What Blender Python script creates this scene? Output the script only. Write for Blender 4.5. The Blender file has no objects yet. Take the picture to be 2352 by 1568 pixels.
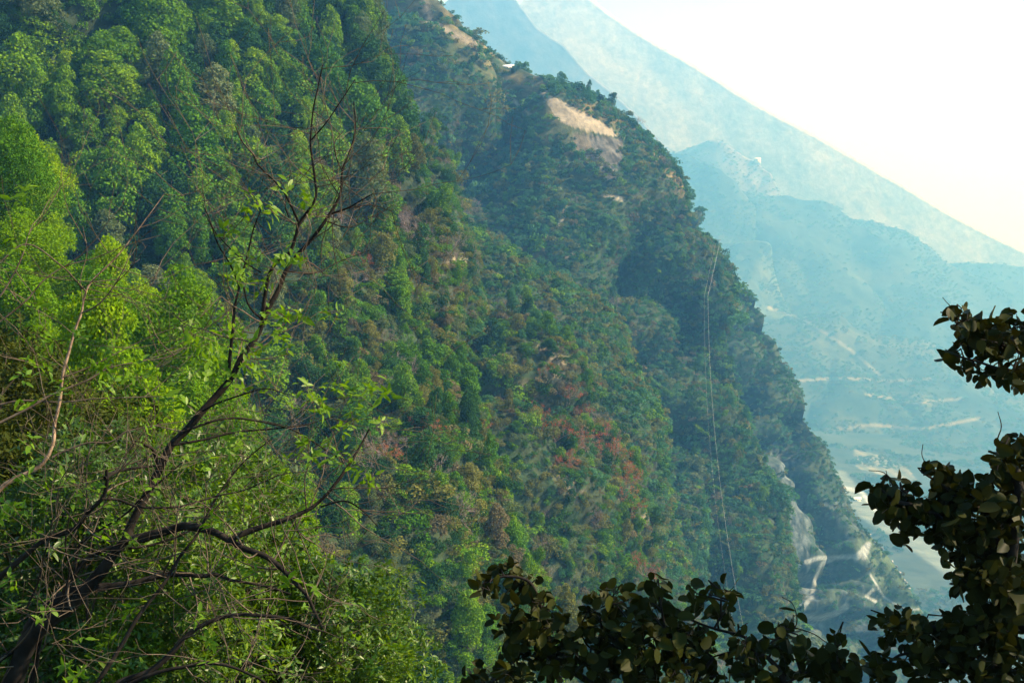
import bpy, math, random
import numpy as np
from mathutils import Vector, Matrix, noise as mnoise

# ------------------------------------------------------------------ camera, sky, sun, exposure
scn = bpy.context.scene
COL = scn.collection
FPX = 2839.0                      # focal length in units of a 2352 px wide frame
PITCH = math.radians(6.7)
SUN_AZ, SUN_EL = math.radians(85), math.radians(39)
cam_d = bpy.data.cameras.new('camera')
cam = bpy.data.objects.new('camera', cam_d); COL.objects.link(cam)
cam.location = (0, 0, 0)
cam.rotation_euler = (math.pi/2 - PITCH, 0, 0)
cam_d.sensor_width = 36.0
cam_d.lens = 36.0*FPX/2352.0
cam_d.clip_start = 0.1; cam_d.clip_end = 30000
scn.camera = cam
w = bpy.data.worlds.new('World'); scn.world = w; w.use_nodes = True
wn = w.node_tree.nodes; wl = w.node_tree.links
bg = wn['Background']
sky = wn.new('ShaderNodeTexSky'); sky.sky_type = 'NISHITA'; sky.sun_disc = False
sky.sun_elevation = SUN_EL; sky.sun_rotation = SUN_AZ
sky.air_density = 1.0; sky.dust_density = 0.4; sky.ozone_density = 4.0; sky.altitude = 600
wl.new(sky.outputs[0], bg.inputs[0]); bg.inputs[1].default_value = 0.098
sun_d = bpy.data.lights.new('sun', 'SUN'); sun = bpy.data.objects.new('sun', sun_d); COL.objects.link(sun)
sun_d.energy = 5.0; sun_d.angle = math.radians(0.5); sun_d.color = (1.0, 0.97, 0.94)
SDIR = Vector((math.sin(SUN_AZ)*math.cos(SUN_EL), math.cos(SUN_AZ)*math.cos(SUN_EL), math.sin(SUN_EL)))
sun.rotation_euler = SDIR.to_track_quat('Z', 'Y').to_euler()
sun.location = (200, 100, 900)
scn.view_settings.view_transform = 'Standard'; scn.view_settings.look = 'None'
scn.view_settings.gamma = 1.0; scn.view_settings.exposure = 1.68
scn.view_settings.use_curve_mapping = False
cy = scn.cycles
cy.max_bounces = 5; cy.diffuse_bounces = 2; cy.glossy_bounces = 1; cy.transmission_bounces = 3
cy.volume_bounces = 0; cy.transparent_max_bounces = 8
cy.use_denoising = True
HAZE_DENSITY = 0.00035
HAZE_COLOR = (0.12, 0.44, 1.0)

rng = np.random.default_rng(7)
random.seed(7)
CF = np.array([0, math.cos(PITCH), -math.sin(PITCH)])
CU = np.array([0, math.sin(PITCH), math.cos(PITCH)])
CR = np.array([1.0, 0, 0])

def W(x, y, d):
    "direction of sight (x, y) at depth d -> a point in the place"
    return d*(CF + (x-1176)/FPX*CR + (784-y)/FPX*CU)
def proj(p):
    p = np.asarray(p, float); d = p@CF
    return np.stack([1176+FPX*(p@CR)/d, 784-FPX*(p@CU)/d, d], -1)

# ------------------------------------------------------------------ noise
def _hash(ix, iy, iz, seed):
    n = (ix*374761393 + iy*668265263 + iz*1274126177 + seed*974634777) & 0xffffffff
    n = ((n ^ (n >> 13))*1274126177) & 0xffffffff
    n = ((n ^ (n >> 15))*2246822519) & 0xffffffff
    return ((n ^ (n >> 16)) & 0xffff)/65535.0
def vnoise(p, seed=0):
    p = np.asarray(p, float); i = np.floor(p).astype(np.int64); f = p-i; f = f*f*(3-2*f)
    r = 0
    for dx in (0, 1):
        for dy in (0, 1):
            for dz in (0, 1):
                wgt = (f[..., 0] if dx else 1-f[..., 0])*(f[..., 1] if dy else 1-f[..., 1])*(f[..., 2] if dz else 1-f[..., 2])
                r = r + wgt*_hash(i[..., 0]+dx, i[..., 1]+dy, i[..., 2]+dz, seed)
    return r
def fbm(p, oct=4, seed=0):
    r = 0; a = 0.5; t = 0
    p = np.asarray(p, float)
    for k in range(oct):
        r = r + a*vnoise(p*2**k+17.3*k, seed+k); t += a; a *= 0.5
    return r/t          # 0..1

# ------------------------------------------------------------------ materials
def new_mat(name):
    m = bpy.data.materials.new(name); m.use_nodes = True
    m.node_tree.nodes.clear()
    return m, m.node_tree.nodes, m.node_tree.links
def leaf_mat(name, c1, c2, c3, trans=0.25, rough=0.8, spec=0.03, tcol=None):
    """foliage: colour varies from plant to plant and from leaf to leaf"""
    m, N, L = new_mat(name)
    out = N.new('ShaderNodeOutputMaterial')
    oi = N.new('ShaderNodeObjectInfo')
    at = N.new('ShaderNodeAttribute'); at.attribute_name = 'vary'
    rp = N.new('ShaderNodeValToRGB')
    e = rp.color_ramp.elements
    e[0].position = 0.0; e[0].color = (*c1, 1); e[1].position = 1.0; e[1].color = (*c3, 1)
    n = e.new(0.5); n.color = (*c2, 1)
    ad = N.new('ShaderNodeMath'); ad.operation = 'MULTIPLY_ADD'
    ad.inputs[1].default_value = 0.5
    h = N.new('ShaderNodeMath'); h.operation = 'MULTIPLY'; h.inputs[1].default_value = 0.5
    L.new(at.outputs['Fac'], h.inputs[0]); L.new(oi.outputs['Random'], ad.inputs[0]); L.new(h.outputs[0], ad.inputs[2])
    L.new(ad.outputs[0], rp.inputs[0])
    bs = N.new('ShaderNodeBsdfPrincipled'); bs.inputs['Roughness'].default_value = rough
    bs.inputs['Specular IOR Level'].default_value = spec
    tr = N.new('ShaderNodeBsdfTranslucent')
    mul = N.new('ShaderNodeMix'); mul.data_type = 'RGBA'; mul.blend_type = 'MULTIPLY'; mul.inputs[0].default_value = 1
    L.new(rp.outputs[0], mul.inputs[6]); mul.inputs[7].default_value = (*(tcol or (1.5, 1.45, 0.5)), 1)
    L.new(mul.outputs[2], tr.inputs[0]); L.new(rp.outputs[0], bs.inputs['Base Color'])
    mx = N.new('ShaderNodeMixShader'); mx.inputs[0].default_value = trans
    L.new(bs.outputs[0], mx.inputs[1]); L.new(tr.outputs[0], mx.inputs[2]); L.new(mx.outputs[0], out.inputs[0])
    return m
def bark_mat(name, c1, c2, scale=6.0, bump=0.4):
    m, N, L = new_mat(name)
    out = N.new('ShaderNodeOutputMaterial'); bs = N.new('ShaderNodeBsdfPrincipled')
    bs.inputs['Roughness'].default_value = 0.9; bs.inputs['Specular IOR Level'].default_value = 0.12
    tc = N.new('ShaderNodeTexCoord'); nz = N.new('ShaderNodeTexNoise'); nz.inputs['Scale'].default_value = scale
    nz.inputs['Detail'].default_value = 6
    L.new(tc.outputs['Object'], nz.inputs['Vector'])
    rp = N.new('ShaderNodeValToRGB'); e = rp.color_ramp.elements
    e[0].position = 0.38; e[0].color = (*c1, 1); e[1].position = 0.66; e[1].color = (*c2, 1)
    L.new(nz.outputs[0], rp.inputs[0]); L.new(rp.outputs[0], bs.inputs['Base Color'])
    bp = N.new('ShaderNodeBump'); bp.inputs['Strength'].default_value = bump; bp.inputs['Distance'].default_value = 0.02
    L.new(nz.outputs[0], bp.inputs['Height']); L.new(bp.outputs[0], bs.inputs['Normal'])
    L.new(bs.outputs[0], out.inputs[0])
    return m
def ground_mat(name, scale, bumpd, contrast=0.5):
    """earth / rock / turf: colour per vertex ('soil'), broken up by noise"""
    m, N, L = new_mat(name)
    out = N.new('ShaderNodeOutputMaterial'); bs = N.new('ShaderNodeBsdfPrincipled')
    bs.inputs['Roughness'].default_value = 0.95; bs.inputs['Specular IOR Level'].default_value = 0.1
    at = N.new('ShaderNodeAttribute'); at.attribute_name = 'soil'
    tc = N.new('ShaderNodeTexCoord'); nz = N.new('ShaderNodeTexNoise')
    nz.inputs['Scale'].default_value = scale; nz.inputs['Detail'].default_value = 9; nz.inputs['Roughness'].default_value = 0.68
    L.new(tc.outputs['Object'], nz.inputs['Vector'])
    mr = N.new('ShaderNodeMapRange'); mr.inputs[1].default_value = 0.3; mr.inputs[2].default_value = 0.7
    mr.inputs[3].default_value = 1-contrast; mr.inputs[4].default_value = 1+contrast
    L.new(nz.outputs[0], mr.inputs[0])
    mul = N.new('ShaderNodeMix'); mul.data_type = 'RGBA'; mul.blend_type = 'MULTIPLY'; mul.inputs[0].default_value = 1
    L.new(at.outputs['Color'], mul.inputs[6]); L.new(mr.outputs[0], mul.inputs[7])
    L.new(mul.outputs[2], bs.inputs['Base Color'])
    bp = N.new('ShaderNodeBump'); bp.inputs['Strength'].default_value = 0.8; bp.inputs['Distance'].default_value = bumpd
    L.new(nz.outputs[0], bp.inputs['Height']); L.new(bp.outputs[0], bs.inputs['Normal'])
    L.new(bs.outputs[0], out.inputs[0])
    return m

M = {}
M['bright'] = leaf_mat('leaf_bright', (0.036, 0.100, 0.002), (0.085, 0.170, 0.002), (0.170, 0.250, 0.002), 0.28)
M['forest'] = leaf_mat('leaf_forest', (0.016, 0.064, 0.004), (0.055, 0.135, 0.003), (0.160, 0.250, 0.003), 0.16)
M['deep'] = leaf_mat('leaf_deep', (0.010, 0.034, 0.014), (0.020, 0.062, 0.014), (0.042, 0.105, 0.012), 0.2)
M['grey'] = leaf_mat('leaf_greygreen', (0.045, 0.075, 0.030), (0.080, 0.110, 0.045), (0.140, 0.165, 0.070), 0.3)
M['olive'] = leaf_mat('leaf_olive', (0.045, 0.056, 0.012), (0.095, 0.105, 0.022), (0.175, 0.175, 0.040), 0.3, tcol=(1.4, 1.2, .5))
M['dry'] = leaf_mat('leaf_dry', (0.060, 0.052, 0.030), (0.110, 0.094, 0.048), (0.190, 0.160, 0.075), 0.25, tcol=(1.2, 1, .7))
M['red'] = leaf_mat('leaf_red', (0.170, 0.050, 0.018), (0.260, 0.070, 0.022), (0.300, 0.120, 0.035), 0.3, tcol=(1.3, .9, .6))
M['teal'] = leaf_mat('leaf_bluegreen', (0.016, 0.065, 0.034), (0.040, 0.120, 0.052), (0.090, 0.185, 0.065), 0.3)
M['near'] = leaf_mat('leaf_near', (0.014, 0.034, 0.003), (0.050, 0.105, 0.004), (0.175, 0.250, 0.006), 0.35, 0.4, 0.25)
M['fresh'] = leaf_mat('leaf_fresh', (0.060, 0.130, 0.006), (0.110, 0.200, 0.008), (0.190, 0.290, 0.012), 0.45, 0.45, 0.2)
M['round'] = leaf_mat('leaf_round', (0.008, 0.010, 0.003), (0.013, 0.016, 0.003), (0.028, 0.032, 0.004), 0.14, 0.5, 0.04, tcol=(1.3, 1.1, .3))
M['moss'] = leaf_mat('leaf_moss', (0.012, 0.020, 0.004), (0.026, 0.036, 0.006), (0.065, 0.072, 0.010), 0.2)
M['bark'] = bark_mat('bark_brown', (0.045, 0.032, 0.022), (0.11, 0.085, 0.06))
M['barkdark'] = bark_mat('bark_dark', (0.006, 0.005, 0.004), (0.018, 0.014, 0.011), 14)
M['barktan'] = bark_mat('bark_tan', (0.09, 0.055, 0.035), (0.26, 0.18, 0.12), 18)
M['barkgrey'] = bark_mat('bark_grey', (0.12, 0.09, 0.08), (0.24, 0.19, 0.17))
M['slope'] = ground_mat('slope_ground', 0.35, 0.6)
M['farslope'] = ground_mat('far_slope_ground', 0.035, 4.0, 0.45)
M['nearslope'] = ground_mat('near_slope_ground', 2.0, 0.1)

# ------------------------------------------------------------------ mesh building
def mesh_np(name, V, faces, mat=None, vary=None, soil=None, smooth=False):
    """faces: list of (k x n int arrays); vary: per-face value; soil: per-vertex colour"""
    me = bpy.data.meshes.new(name)
    V = np.asarray(V, np.float32)
    me.vertices.add(len(V)); me.vertices.foreach_set('co', V.ravel())
    nl = sum(f.size for f in faces); nf = sum(len(f) for f in faces)
    me.loops.add(nl); me.polygons.add(nf)
    me.loops.foreach_set('vertex_index', np.concatenate([f.ravel() for f in faces]).astype(np.int32))
    tot = np.concatenate([np.full(len(f), f.shape[1]) for f in faces]).astype(np.int32)
    st = np.concatenate([[0], np.cumsum(tot)[:-1]]).astype(np.int32)
    me.polygons.foreach_set('loop_start', st)
    if smooth: me.polygons.foreach_set('use_smooth', np.ones(nf, bool))
    me.update(calc_edges=True)
    if vary is not None:
        a = me.attributes.new('vary', 'FLOAT', 'FACE'); a.data.foreach_set('value', np.asarray(vary, np.float32))
    if soil is not None:
        a = me.attributes.new('soil', 'FLOAT_COLOR', 'POINT')
        a.data.foreach_set('color', np.concatenate([soil, np.ones((len(soil), 1))], 1).astype(np.float32).ravel())
    if mat is not None: me.materials.append(mat)
    return me
def tag(o, label=None, cat=None, group=None, kind=None):
    if label: o['label'] = label
    if cat: o['category'] = cat
    if group: o['group'] = group
    if kind: o['kind'] = kind
    return o
def ob(name, me, parent=None, loc=None, rotz=0, scale=1):
    o = bpy.data.objects.new(name, me); COL.objects.link(o)
    if parent is not None: o.parent = parent
    if loc is not None: o.location = loc
    o.rotation_euler = (0, 0, rotz)
    o.scale = (scale, scale, scale) if np.isscalar(scale) else scale
    return o
def empty(name, loc, rotz=0, scale=1):
    return ob(name, None, None, loc, rotz, scale)

def unit(v): return v/np.maximum(np.linalg.norm(v, axis=-1, keepdims=True), 1e-9)
def leaves(P, Nrm, size, aspect, r, shape='kite', droop=0.0, axis=None):
    """one small bent blade at every point P, facing Nrm.  returns V, [faces], count of faces per leaf"""
    n = len(P)
    Nrm = unit(Nrm)
    if axis is None:
        a = r.normal(size=(n, 3)); a[:, 2] -= droop
    else: a = axis
    a = unit(a - (a*Nrm).sum(-1, keepdims=True)*Nrm)
    b = np.cross(Nrm, a)
    s = (size*np.exp(r.normal(0, 0.22, n)))[:, None]
    if shape == 'kite':
        V = np.stack([P-a*s*.5, P+b*s*aspect*.5-Nrm*s*.08, P+a*s*.5, P-b*s*aspect*.5-Nrm*s*.08], 1)
        F = (np.arange(n)[:, None]*4+np.array([0, 1, 2, 3]))
        return V.reshape(-1, 3), [F], 1
    if shape == 'lance':   # pointed blade folded on its midrib
        w2 = aspect*.5; bend = Nrm*s
        V = np.stack([P, P+a*s*.35+b*s*w2-bend*-.06, P+a*s*.75+b*s*w2*.7+bend*-.02, P+a*s*1.05-bend*.16,
                      P+a*s*.75-b*s*w2*.7+bend*-.02, P+a*s*.35-b*s*w2-bend*-.06, P+a*s*.45-bend*.03], 1)
        i = np.arange(n)[:, None]*7
        return V.reshape(-1, 3), [i+np.array([0, 1, 2, 6]), i+np.array([6, 2, 3, 4]), i+np.array([0, 6, 4, 5])], 3
    if shape == 'round':   # broad heart-round blade, cupped
        k = 10; ang = np.linspace(0, 2*math.pi, k, endpoint=False)
        rad = 0.5*(1+0.05*np.cos(2*ang)); rad[0] *= 0.80; rad[5] *= 1.12
        cup = r.uniform(-0.10, 0.40, n)[:, None]
        ring = [P + a*s*(0.5-rad[j]*math.cos(ang[j])) + b*s*aspect*rad[j]*math.sin(ang[j]) + Nrm*s*cup*abs(math.sin(ang[j]))*1.0 - Nrm*s*0.10*(0.5-rad[j]*math.cos(ang[j]))
                for j in range(k)]
        V = np.stack(ring+[P+a*s*0.5-Nrm*s*0.03], 1)
        i = np.arange(n)[:, None]*(k+1)
        # two halves about the midrib
        F1 = i+np.array([0, 1, 2, 3, 4, 5, 10]); F2 = i+np.array([0, 10, 5, 6, 7, 8, 9])
        return V.reshape(-1, 3), [F1, F2], 2
def tube(pts, rad, sides=5):
    """tapered tube along a polyline; returns V, F(quads)"""
    pts = np.asarray(pts, float); rad = np.asarray(rad, float); n = len(pts)
    t = np.gradient(pts, axis=0); t = unit(t)
    up = np.array([0.3, 0.2, 1.0]); up = up/np.linalg.norm(up)
    a = unit(np.cross(t, up)); b = np.cross(t, a)
    an = np.linspace(0, 2*math.pi, sides, endpoint=False)
    V = pts[:, None]+rad[:, None, None]*(a[:, None]*np.cos(an)[None, :, None]+b[:, None]*np.sin(an)[None, :, None])
    i = np.arange(n-1)[:, None]*sides; j = np.arange(sides)[None]; jn = (j+1) % sides
    F = np.stack([i+j, i+jn, i+sides+jn, i+sides+j], -1).reshape(-1, 4)
    return V.reshape(-1, 3), F
class Tubes:
    def __init__(s): s.V = []; s.F = []; s.n = 0
    def add(s, pts, rad, sides=5):
        V, F = tube(pts, rad, sides); s.V.append(V); s.F.append(F+s.n); s.n += len(V)
    def mesh(s, name, mat): return mesh_np(name, np.concatenate(s.V), [np.concatenate(s.F)], mat, smooth=True)

# ------------------------------------------------------------------ crowns (unit: metres, base at 0)
def lobes_crown(r, height, width, nl, base=0.18, lobe=0.33, top=0.8):
    """centres and radii of foliage lobes filling an uneven oval crown"""
    L = []
    for k in range(nl):
        t = (k+0.5)/nl*(1-base)+base + r.normal(0, 0.03)
        env = math.sin(math.pi*min(max((t-base+0.12)/(1.12-base), 0), 1))**0.6
        an = k*2.4+r.normal(0, 0.4)
        rr = width*0.5*env*r.uniform(0.25, 0.72)
        lr = width*lobe*r.uniform(0.6, 1.15)*(0.55+0.45*env)
        L.append((rr*math.cos(an), rr*math.sin(an), t*height-lr*0.4, lr, lr*r.uniform(0.85, 1.35)))
    return np.array(L)
def crown_mesh(name, r, lobes, n, size, mat, aspect=0.7, shape='kite', rand=0.55, inner=0.25, curtain=0.0, axis_droop=0.4, vary_l=0.5):
    wts = lobes[:, 3]*lobes[:, 4]; k = r.choice(len(lobes), n, p=wts/wts.sum())
    d = unit(r.normal(size=(n, 3)))
    d[:, 2] = np.where(d[:, 2] < -0.35, -d[:, 2]*r.uniform(0, 1, n), d[:, 2]); d = unit(d)
    rad = 1-r.uniform(0, 1, n)**2*inner + r.normal(0, 0.05, n)
    # lumps and gaps on the lobe surface
    lump = fbm(d*2.6+k[:, None]*5.1, 3, 3)
    rad = rad*(0.72+0.52*lump)
    P = lobes[k, :3]+d*rad[:, None]*lobes[k, 3:4]*np.array([1, 1, 0]) + d*rad[:, None]*lobes[k, 4:5]*np.array([0, 0, 1])
    if curtain > 0:
        c = r.uniform(0, 1, n) < curtain
        low = np.abs(vnoise(np.stack([np.arctan2(d[:, 1], d[:, 0])*3+k, k*1.0, d[:, 2]*0], -1), 5))
        P[c, 2] -= (low[c]**1.5)*lobes[k[c], 4]*2.6*r.uniform(0, 1, c.sum())
        P[:, 2] = np.maximum(P[:, 2], 0.02)
    Nn = d*(1-rand)+unit(r.normal(size=(n, 3)))*rand
    V, F, per = leaves(P, Nn, size, aspect, r, shape, axis_droop)
    lv = r.uniform(0, 1, len(lobes))
    va = np.clip(vary_l*lv[k]+(1-vary_l)*r.uniform(0, 1, n), 0, 1)
    return mesh_np(name, V, F, mat, np.tile(va, per))
def trunk_mesh(name, r, height, rad, mat, lobes=None, lean=0.05, sides=6):
    T = Tubes(); m = 7
    z = np.linspace(-0.6, height, m); off = np.cumsum(r.normal(0, lean*height/m, (m, 2)), 0); off -= off[0]
    pts = np.concatenate([off, z[:, None]], 1); rr = rad*np.linspace(1.15, 0.25, m)
    T.add(pts, rr, sides)
    if lobes is not None:
        for L in lobes[:9]:
            z0 = max(min(L[2]*0.55, height*0.9), height*0.12); f = (z0+0.6)/(height+0.6)*(m-1); i = int(min(f, m-2)); b = pts[i]+(pts[i+1]-pts[i])*(f-i)
            e = L[:3]; mid = (b+e)/2+np.array([0, 0, -0.1*abs(e[2]-b[2])])+r.normal(0, 0.04*height, 3)
            T.add([b, mid, e, e+(e-mid)*0.4], rad*np.array([0.45, 0.32, 0.18, 0.05]), 4)
    return T.mesh(name, mat)
def twigs(T, r, p, d, length, rad, depth, spread=0.55, nseg=4, kids=3, tips=None, sides=3, up=0.15, minr=0.0):
    pts = [p]; dd = d.copy()
    for k in range(nseg):
        dd = unit(dd+r.normal(0, 0.16, 3)+np.array([0, 0, up*0.3]))
        pts.append(pts[-1]+dd*length/nseg)
    pts = np.array(pts)
    T.add(pts, np.maximum(np.linspace(rad, rad*0.45, nseg+1), minr), sides)
    if depth <= 0:
        if tips is not None: tips.append((pts[-1], dd))
        return
    for k in range(kids):
        i = r.integers(1, nseg+1) if k else nseg
        nd = unit(dd+r.normal(0, spread, 3)+np.array([0, 0, up]))
        twigs(T, r, pts[i], nd, length*r.uniform(0.55, 0.85), rad*0.5, depth-1, spread, max(nseg-1, 2), kids, tips, 3, up, minr)

def bush_lobes(r, h, w_, n):
    L = []
    for k in range(n):
        an = r.uniform(0, 6.28); rr = w_*.5*math.sqrt(r.uniform(0, 1))*.95; lr = w_*r.uniform(.09, .27)
        L.append((rr*math.cos(an), rr*math.sin(an), h*r.uniform(.12, .95)*(1-.5*(rr/(w_*.5))**2)-lr*.4, lr, lr*r.uniform(.6, 1.5)))
    return np.array(L)
# prototypes ---------------------------------------------------------
PR = {}
r0 = np.random.default_rng(11)
def make_tree_proto(key, h, wd, nl, n, size, mat, bark, trunk_r, curtain=0, lobe=0.33, base=0.2, **kw):
    L = lobes_crown(r0, h, wd, nl, base, lobe)
    PR[key] = (crown_mesh(key+'_crown', r0, L, n, size, mat, curtain=curtain, **kw), trunk_mesh(key+'_trunk', r0, h*0.8, trunk_r, bark, L), h, wd)
for k in range(4): make_tree_proto(f'hi{k}', 9+k*0.7, 6.0+0.5*k, 26+2*k, 26000, 0.15, M['bright'], M['bark'], 0.17, lobe=0.22)
for k in range(6): make_tree_proto(f'mid{k}', 10+0.8*(k % 3), 6.4+0.6*(k % 2)-0.5*(k//4), 20+k, 5200, 0.36, M['forest'], M['bark'], 0.18, lobe=0.24)
for k in range(4): make_tree_proto(f'vine{k}', 6.0+0.8*k, 4.4, 11+k, 2600, 0.30, M['deep'], M['bark'], 0.12, curtain=0.5, lobe=0.28, base=0.25)
for k in range(5):
    L = bush_lobes(r0, 2.4+0.3*k, 3.6, 9+2*k)
    PR[f'shrub{k}'] = (crown_mesh(f'shrub{k}', r0, L, 1000, 0.25, M['deep'], curtain=0.3 if k % 2 else 0), None, 2.4+0.3*k, 3.2)
for k in range(4):
    L = bush_lobes(r0, 3.2, 4.2, 8+2*k)
    PR[f'far{k}'] = (crown_mesh(f'far{k}', r0, L, 420, 0.46, M['teal'], curtain=0.3 if k % 2 else 0), None, 3.0, 3.6)
for k in range(3):
    T = Tubes(); tips = []
    twigs(T, r0, np.array([0, 0, -0.4]), np.array([0.1, 0, 1.0]), 2.4, 0.16, 0, tips=tips)
    p, d = tips[0]; tips = []
    for q in range(4):
        an = q*1.6+k; twigs(T, r0, p-np.array([0, 0, 0.3*q]), unit(np.array([math.cos(an), math.sin(an), 0.9])), 2.4, 0.10, 3, 0.45, 3, 3, tips, up=0.12, minr=0.022)
    tr = T.mesh(f'bare{k}_trunk', M['barkgrey'])
    tp = np.array([t[0] for t in tips]); idx = r0.integers(0, len(tp), 1500)
    P = tp[idx]+r0.normal(0, 0.22, (1500, 3))
    V, F, per = leaves(P, unit(r0.normal(size=(1500, 3))+np.array([0, 0, .6])), 0.19, 0.6, r0)
    cr = mesh_np(f'red{k}_crown', V, F, M['red'], r0.uniform(0, 1, 1500))
    PR[f'red{k}'] = (cr, tr, 6, 6)
    # leafless one: haze of fine twigs
    T2 = Tubes()
    for t in tips[:160]:
        for q in range(3): twigs(T2, r0, t[0], unit(t[1]+r0.normal(0, .5, 3)), 0.9, 0.022, 0, nseg=2, minr=0.014)
    PR[f'bare{k}'] = (T2.mesh(f'bare{k}_twigs', M['barkgrey']), tr, 6, 6)

# ------------------------------------------------------------------ terrain sheets
def resample(poly, n):
    pts = np.array([W(*p) for p in poly]); s = np.concatenate([[0], np.cumsum(np.linalg.norm(np.diff(pts, axis=0), axis=1))])
    t = np.linspace(0, s[-1], n)
    q = np.stack([np.interp(t, s, pts[:, c]) for c in range(3)], 1)
    for _ in range(2): q[1:-1] = (q[:-2]+2*q[1:-1]+q[2:])/4
    return q
SHEETS = {}
def sheet(name, A, B, nu, nv, bulge, namp, nscale, seed, soilf, mat, back=0.22, gully=0.0, far=1.0):
    A = [(x, y, d*far) for x, y, d in A]; B = [(x, y, d*far) for x, y, d in B]; namp *= far; nscale *= far; bulge *= far
    a = resample(A, nu); b = resample(B, nu)
    v = np.linspace(0, 1, nv)
    G = a[:, None]*(1-v[None, :, None])+b[:, None]*v[None, :, None]
    du = np.gradient(G, axis=0); dv = np.gradient(G, axis=1); nm = unit(np.cross(du, dv))
    nm = np.where(((nm*-G).sum(-1) < 0)[..., None], -nm, nm)
    G = G+nm*(np.sin(math.pi*v)**0.8*bulge)[None, :, None]
    ns = fbm(G/nscale, 5, seed)-0.5
    amp = (0.35+0.65*np.clip(v/0.12, 0, 1))[None, :, None] if a[0, 1] < 2000 else 1.0
    G = G+nm*(ns[..., None]*2*namp)*amp
    if gully:
        U = np.linspace(0, 1, nu)[:, None]+0*v[None]
        q = np.stack([U*gully+0.6*fbm(G/nscale*1.3, 3, seed+9), v[None]*1.2+0*U, 0*U], -1)
        G = G-nm*((1-np.abs(fbm(q, 3, seed+20)-0.5)*4).clip(0, 1)**3*namp*(0.5 if far > 1 else 1.4))[..., None]*amp
    # the far side of the spur
    ray = unit(G[:, 0]); L = np.linalg.norm(G[:, 0], axis=1, keepdims=True)*back
    bk = [G[:, 0]+ray*L*k*k+np.array([0, 0, -1])*L*k*0.75+np.array([-1, 0, 0])*L*k*0.15 for k in (1.0, 0.7, 0.45, 0.25, 0.1)]
    G = np.concatenate([np.stack(bk, 1), G], 1)
    NV = G.shape[1]
    i = np.arange(nu-1)[:, None]*NV; j = np.arange(NV-1)[None]
    F = np.stack([i+j, i+j+1, i+NV+j+1, i+NV+j], -1).reshape(-1, 4)
    V = G.reshape(-1, 3)
    pr = proj(V)
    nrm = np.cross(np.gradient(G, axis=0), np.gradient(G, axis=1)); nrm = unit(nrm); nrm = np.where(((nrm*-G).sum(-1) < 0)[..., None], -nrm, nrm)
    soil = soilf(V, pr, nrm.reshape(-1, 3))
    me = mesh_np(name, V, [F], mat, soil=np.clip(soil, 0.004, 0.9), smooth=True)
    o = ob(name, me); tag(o, kind='structure')
    SHEETS[name] = G[:, 4:]
    return o
def mix(a, b, t):
    t = np.clip(t, 0, 1)[..., None]; return a*(1-t)+b*t
def inpoly(pr, poly):
    x, y = pr[:, 0], pr[:, 1]; ins = np.zeros(len(x), bool); n = len(poly)
    for k in range(n):
        x1, y1 = poly[k]; x2, y2 = poly[(k+1) % n]
        c = ((y1 > y) != (y2 > y)) & (x < (x2-x1)*(y-y1)/((y2-y1) or 1e-9)+x1); ins ^= c
    return ins
def segdist(pr, line):
    x = pr[:, :2]; best = np.full(len(x), 1e9)
    for (p, q) in zip(line[:-1], line[1:]):
        p = np.array(p, float); q = np.array(q, float); d = q-p; t = np.clip(((x-p)@d)/(d@d), 0, 1)
        best = np.minimum(best, np.linalg.norm(x-(p+t[:, None]*d), axis=1))
    return best
C3 = lambda *c: np.array(c, float)
BROWN, OCHRE, EARTH, GRN, ROCK, DUSK = C3(.034, .038, .020), C3(.15, .115, .045), C3(.30, .25, .17), C3(.022, .045, .018), C3(.20, .19, .16), C3(.03, .035, .02)

def soil_forest(V, pr, n):
    return mix(DUSK+0*V, GRN+0*V, fbm(V/9, 3, 1))
def soil_mid(V, pr, n):
    s = mix(GRN+0*V, BROWN+0*V, fbm(V/7, 4, 2)*2.2-0.6)
    for poly in ROCKS_MID: s = mix(s, (EARTH*0.8)+0*V, (1-segdist(pr, poly[0])/poly[1]).clip(0)*2.0*fbm(V/1.6, 3, 4))
    return s
ROCKS_MID = [([(1035, 615), (1060, 600)], 26), ([(1165, 725), (1205, 712)], 14), ([(1205, 890), (1235, 930), (1290, 960)], 22), ([(1290, 1080), (1320, 1130)], 30),
             ([(1110, 820), (1200, 812)], 8), ([(1265, 850), (1300, 880)], 16), ([(1480, 1190), (1500, 1180)], 14), ([(1240, 800), (1290, 830)], 18)]
FIELD = [(1240, 208), (1290, 232), (1340, 258), (1385, 283), (1436, 318), (1380, 308), (1320, 293), (1285, 280), (1264, 250)]
CLIFF = [(1318, 306), (1432, 320), (1428, 372), (1405, 425), (1385, 400), (1350, 352), (1325, 358)]
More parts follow.
